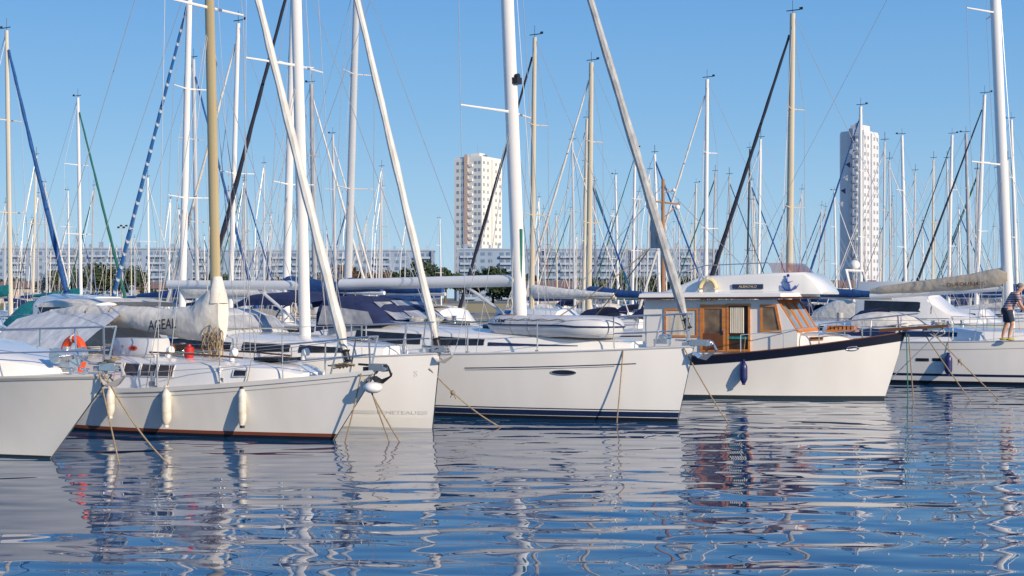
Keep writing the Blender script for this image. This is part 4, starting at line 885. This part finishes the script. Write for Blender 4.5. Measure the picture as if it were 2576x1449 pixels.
def slab(px0,px1,ytop,D,label,floors=6,seed=1,rot=0):
    x0=(px0-CX)*D/F;x1=(px1-CX)*D/F;w=x1-x0;H=HC+(HY-ytop)*D/F-1.5; rt=empty('apartment_block',((x0+x1)/2,D+7,1.5),rot); tag(rt,label,'building'); rn=random.Random(seed)
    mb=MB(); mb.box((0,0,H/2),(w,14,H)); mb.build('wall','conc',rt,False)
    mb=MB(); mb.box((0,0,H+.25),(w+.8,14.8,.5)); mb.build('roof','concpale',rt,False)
    nc=int(w/4.2)
    for k in range(nc):
        if rn.random()<.8:
            x=-w/2+w*(k+.5)/nc+rn.uniform(-1,1); mb=MB(); hh=rn.uniform(.8,2.2); mb.box((x,rn.uniform(-5,3),H+.5+hh/2),(rn.uniform(.5,1.6),1.2,hh)); mb.build('chimney',rn.choice(['conc','concpale','shut']),rt,False)
    fh=H/(floors+.4); bays=int(w/7); sp=[]; bal=[]
    for b_ in range(bays):
        xc=-w/2+w*(b_+.5)/bays; typ=(b_+b_//3)%3
        for f in range(floors):
            z=fh*(f+.75)
            if typ!=1:
                bal.append((xc,z-fh*.38)); sp.append((xc,-7.02,z+.1,0)); sp.append((xc-2.3,-7.02,z+.1,0)); sp.append((xc+2.3,-7.02,z+.1,0))
            else:
                sp.append((xc-1.9,-7.02,z+.1,0)); sp.append((xc+.8,-7.02,z+.1,0))
    rn.shuffle(sp); windows(rt,sp,1.5,fh*.46)
    first=None
    for (x,z) in bal[:100]:
        if first is None:
            mb=MB(); mb.box((0,0,0),(5.8,1.2,fh*.32)); first=mb.build('balcony','concpale',rt,False); o=first
        else: o=first.copy(); col.objects.link(o); o.parent=rt
        o.location=(x,-7.65,z)
    nb=max(2,int(w/27))
    for k in range(nb+1):
        mb=MB(); mb.box((-w/2+w*k/nb,-7.3,H/2),(.8,1.7,H)); mb.build('stair_wall','shut',rt,False)
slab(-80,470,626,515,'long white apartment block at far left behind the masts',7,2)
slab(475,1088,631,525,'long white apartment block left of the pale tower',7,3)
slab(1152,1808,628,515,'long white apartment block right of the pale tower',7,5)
def tower(px0,pxm,px1,ytop,D,label,warm,th=30,leftx=(-.36,-.2,.28,.42),cs=5,floors=19,pier=-.05,step=False):
    t=R(th); wl=(pxm-px0)*D/F/math.cos(t); wr=(px1-pxm)*D/F/math.sin(t); H=HC+(HY-ytop)*D/F-1.5
    corner=P(pxm,0,D); c0=Vector((corner.x,D,1.5)); X=Vector((math.cos(-t),math.sin(-t),0)); Y=Vector((-math.sin(-t),math.cos(-t),0))
    cen=c0-X*(wl/2)+Y*(wr/2); rt=empty('tower_block',cen,-t); tag(rt,label,'building'); 
    mb=MB(); mb.box((0,0,H/2),(wl,wr,H)); mb.build('wall',warm,rt,False)
    mb=MB(); mb.box((0,0,H+.3),(wl-.4,wr-.4,.9)); mb.build('parapet',warm,rt,False)
    if step:
        mb=MB(); mb.box((wl*.1,-wr*.1,H+1.6),(wl*.5,wr*.5,2.6)); mb.build('roof_hut',warm,rt,False)
    else:
        mb=MB(); mb.box((-.8,1,H+1.6),(4,4,2.2)); mb.build('roof_hut',warm,rt,False)
        mb=MB(); mb.box((3,1,H+1.2),(2,2,1.4)); mb.build('roof_hut','shut',rt,False)
    mb=MB(); mb.tube([(-.8,1,H+2.6),(-.8,1,H+6)],.08,5); mb.build('antenna','shut',rt)
    fh=H/(floors+.5); A1=[];B1=[]
    for f in range(floors):
        z=fh*(f+.9)
        for k in leftx: A1.append((wl*k,-wr/2-.02,z,0))
        for k in range(cs):
            if k==cs//2: continue
            B1.append((wl/2+.02,-wr/2+wr*(k+.5)/cs,z,PI/2))
    mix=[]; 
    for i in range(max(len(A1),len(B1))):
        mix+=A1[i:i+1]+B1[i:i+1]
    windows(rt,mix,1.05,fh*.42,'wintower')
    mb=MB(); mb.box((wl*pier,-wr/2-.25,H/2+.8),(1.6,.5,H+1.6)); mb.build('pier','pinkband' if warm=='concwarm' else 'shut',rt,False)
    mb=MB(); mb.box((wl/2+.3,0,H/2),(.6,1.2,H)); mb.build('pier',warm,rt,False)
    for f in range(floors):
        mb=MB(); mb.box((wl*(pier+.16),-wr/2-.3,fh*(f+.55)),(1.7,.6,fh*.35)); mb.build('balcony',warm,rt,False)
tower(1141,1212,1262,397,546,'pale cream tower block with pinkish vertical strip, centre of skyline','concwarm')
tower(2122,2172,2228,332,510,'tall grey white tower block at right of skyline','towergrey',th=40,leftx=(.2,.38),cs=5,floors=20,pier=.0,step=True)
def house(px,D,w,h,label,m='wallpink'):
    W=P(px,0,D); rt=empty('house',(W.x,D,1.5)); tag(rt,label,'house')
    mb=MB(); mb.box((0,0,h/2),(w,8,h)); mb.build('wall',m,rt,False)
    mb=MB(); mb.loft([[(-w/2-.4,-4.5,h),(-w/2-.4,4.5,h),(-w/2-.4,0,h+1.4)],[(w/2+.4,-4.5,h),(w/2+.4,4.5,h),(w/2+.4,0,h+1.4)]]); mb.build('roof','terra',rt,False)
    for k in range(int(w/4)):
        o=MB(); o.box((-w/2+2+4*k,-4.03,h*.5),(1.1,.1,1.3)); o.build('window','wing',rt,False)
house(610,290,13,3.2,'low pinkish house with tiled roof behind the brass mast'); house(85,285,12,3.,'low house with tiled roof at far left'); house(1385,280,11,3,'low ochre house with tiled roof right of the pale tower'); house(985,300,10,3,'low house with tiled roof between pines left of the tower','concpale'); house(2110,285,14,3.2,'low cream house with tiled roof below the right tower','concwarm'); house(425,300,12,3,'low house with tiled roof left of the brass mast')
# ================================================================ trees
M['leaf']=mat('pine_foliage',(.055,.085,.03),.8,c2=(.025,.045,.018),scale=.5); M['leafbrown']=mat('brown_foliage',(.13,.075,.04),.8,c2=(.07,.05,.025),scale=.5); M['bark']=mat('bark',(.12,.08,.05),.9)
def tree(px,D,h,wid,label,m='leaf',seed=1,name='pine_tree'):
    rn=random.Random(seed); W=P(px,0,D); rt=empty(name,(W.x,D,1.5)); tag(rt,label,'tree')
    mb=MB(); mb.tube([(0,0,0),(.1,0,h*.3),(.3,0,h*.6)],[.3,.22,.12],7)
    for k in range(5):
        a=k*1.3; mb.tube([(.1,0,h*.35),(wid*.25*math.cos(a),wid*.25*math.sin(a),h*.6),(wid*.4*math.cos(a),wid*.4*math.sin(a),h*.75)],[.12,.08,.03],5)
    mb.build('trunk','bark',rt)
    mb=MB(); cl=[]
    for k in range(16):
        a=rn.uniform(0,2*PI); q=rn.random()**.5; cl.append((wid*.42*q*math.cos(a),wid*.42*q*math.sin(a),h*rn.uniform(.5,.9)-.25*h*q*q,rn.uniform(.12,.2)*wid))
    for x,y,z,r in cl:
        for k in range(110):
            v=Vector((rn.gauss(0,1),rn.gauss(0,1),rn.gauss(0,.6))).normalized()*r*rn.uniform(.6,1.05); v.z*=.6; c=Vector((x,y,z))+v; a_=Vector((rn.uniform(-1,1),rn.uniform(-1,1),rn.uniform(-1,1))).normalized()*.34; b_=Vector((rn.uniform(-1,1),rn.uniform(-1,1),rn.uniform(-1,1))).normalized()*.34
            mb.add([c-a_,c-b_,c+a_,c+b_],[(0,1,2,3)])
    mb.build('crown',m,rt,False)
T=[(230,275,8.2,14,'leaf','dark green pine behind the green headsail, left part'),(310,280,8,13,'leaf','rounded dark green pine right of the green headsail'),(870,285,8,12,'leafbrown','brownish bushy tree left of the second leaning furled sail'),(935,290,7.6,11,'leafbrown','reddish brown bushy tree right of the second leaning furled sail'),(1060,280,8.6,13,'leaf','green umbrella pine under the white boom, left of pale tower'),(1120,285,7.6,10,'leaf','smaller green pine at foot of the pale tower'),(1240,290,7.8,12,'leaf','dark green tree at right foot of the pale tower'),(1530,285,6.5,12,'leaf','low green tree behind the golden mast'),(1740,285,6,12,'leaf','low green tree behind the flybridge'),(20,290,5,12,'leaf','low dark tree at the left edge'),(1420,290,5,12,'leafbrown','low brown shrubby tree left of the golden mast'),(700,285,5.5,12,'leafbrown','low brown tree behind the tall silver masts'),(2340,285,5,14,'leaf','low green tree right of the right tower'),(510,288,6,14,'leaf','low green tree left of the brass mast'),(1640,290,5.5,12,'leaf','low green tree left of the wooden mast'),(150,285,6.5,13,'leaf','low green tree behind the thick blue headsail'),(1310,286,6.5,12,'leaf','low green tree behind the white mast with black deck light'),(790,288,6,13,'leaf','low green tree behind the grey mast')]
for i,(px,D,h,w,m,lb) in enumerate(T): tree(px,D,h,w,lb,m,i+1)
# lamp mast
W=P(308,0,270); rt=empty('lamp_mast',(W.x,270,1.5)); tag(rt,'tall floodlight mast with cluster of lamps left of the spiral headsail','lamp post')
mb=MB(); hh=HC+(HY-573)*270/F-1.5; mb.tube([(0,0,0),(0,0,hh)],[.2,.1],8); mb.build('pole','grey',rt)
for k in range(4): mb=MB(); mb.box((-.75+.5*k,0,hh+.1+.3*(k%2)),(.4,.3,.3)); mb.build('lamp','blkplastic',rt)
mb=MB(); mb.box((0,0,hh-.1),(2,.1,.1)); mb.build('crossbar','grey',rt)
# ================================================================ light, sky, camera
el=R(20); az=math.atan2(.67,-.74)
w=bpy.data.worlds.new('World'); scn.world=w; w.use_nodes=True; nt=w.node_tree; N=nt.nodes; LK=nt.links; bg=N['Background']; sk=N.new('ShaderNodeTexSky'); sk.sky_type='NISHITA'; sk.sun_disc=False; sk.sun_elevation=el; sk.sun_rotation=az; sk.altitude=0; sk.air_density=1.0; sk.dust_density=.1; sk.ozone_density=3
tc=N.new('ShaderNodeTexCoord'); sx=N.new('ShaderNodeSeparateXYZ'); LK.new(tc.outputs['Generated'],sx.inputs[0])
rp=N.new('ShaderNodeValToRGB'); LK.new(sx.outputs[2],rp.inputs[0]); cr=rp.color_ramp
stops=[(0,(.42,.64,.84)),(.06,(.33,.57,.82)),(.13,(.22,.47,.79)),(.21,(.145,.385,.76)),(.5,(.055,.25,.66)),(1,(.03,.13,.42))]
cr.elements[0].position=0; cr.elements[0].color=(*stops[0][1],1); cr.elements[1].position=1; cr.elements[1].color=(*stops[-1][1],1)
for p_,c_ in stops[1:-1]:
    e=cr.elements.new(p_); e.color=(*c_,1)
S_=.115
vm=N.new('ShaderNodeVectorMath'); vm.operation='SCALE'; vm.inputs['Scale'].default_value=1/S_; LK.new(rp.outputs[0],vm.inputs[0])
mx=N.new('ShaderNodeMix'); mx.data_type='RGBA'; mx.inputs[0].default_value=.86; LK.new(sk.outputs[0],mx.inputs[6]); LK.new(vm.outputs[0],mx.inputs[7])
LK.new(mx.outputs[2],bg.inputs[0]); bg.inputs[1].default_value=S_
L=bpy.data.lights.new('sun','SUN'); L.energy=4.9; L.angle=R(.53); L.color=(1,.84,.64); so=bpy.data.objects.new('sun',L); col.objects.link(so)
sd=Vector((math.sin(az)*math.cos(el),math.cos(az)*math.cos(el),math.sin(el))); so.rotation_euler=sd.to_track_quat('Z','Y').to_euler()
cam=bpy.data.cameras.new('camera'); cam.lens=50; cam.sensor_width=36; cam.shift_y=(HY-724.5)/2576; cam.clip_end=8000; co=bpy.data.objects.new('camera',cam); col.objects.link(co); co.location=(0,0,HC); co.rotation_euler=(PI/2,0,0); scn.camera=co
scn.view_settings.view_transform='Standard'; scn.view_settings.look='None'; scn.view_settings.exposure=0
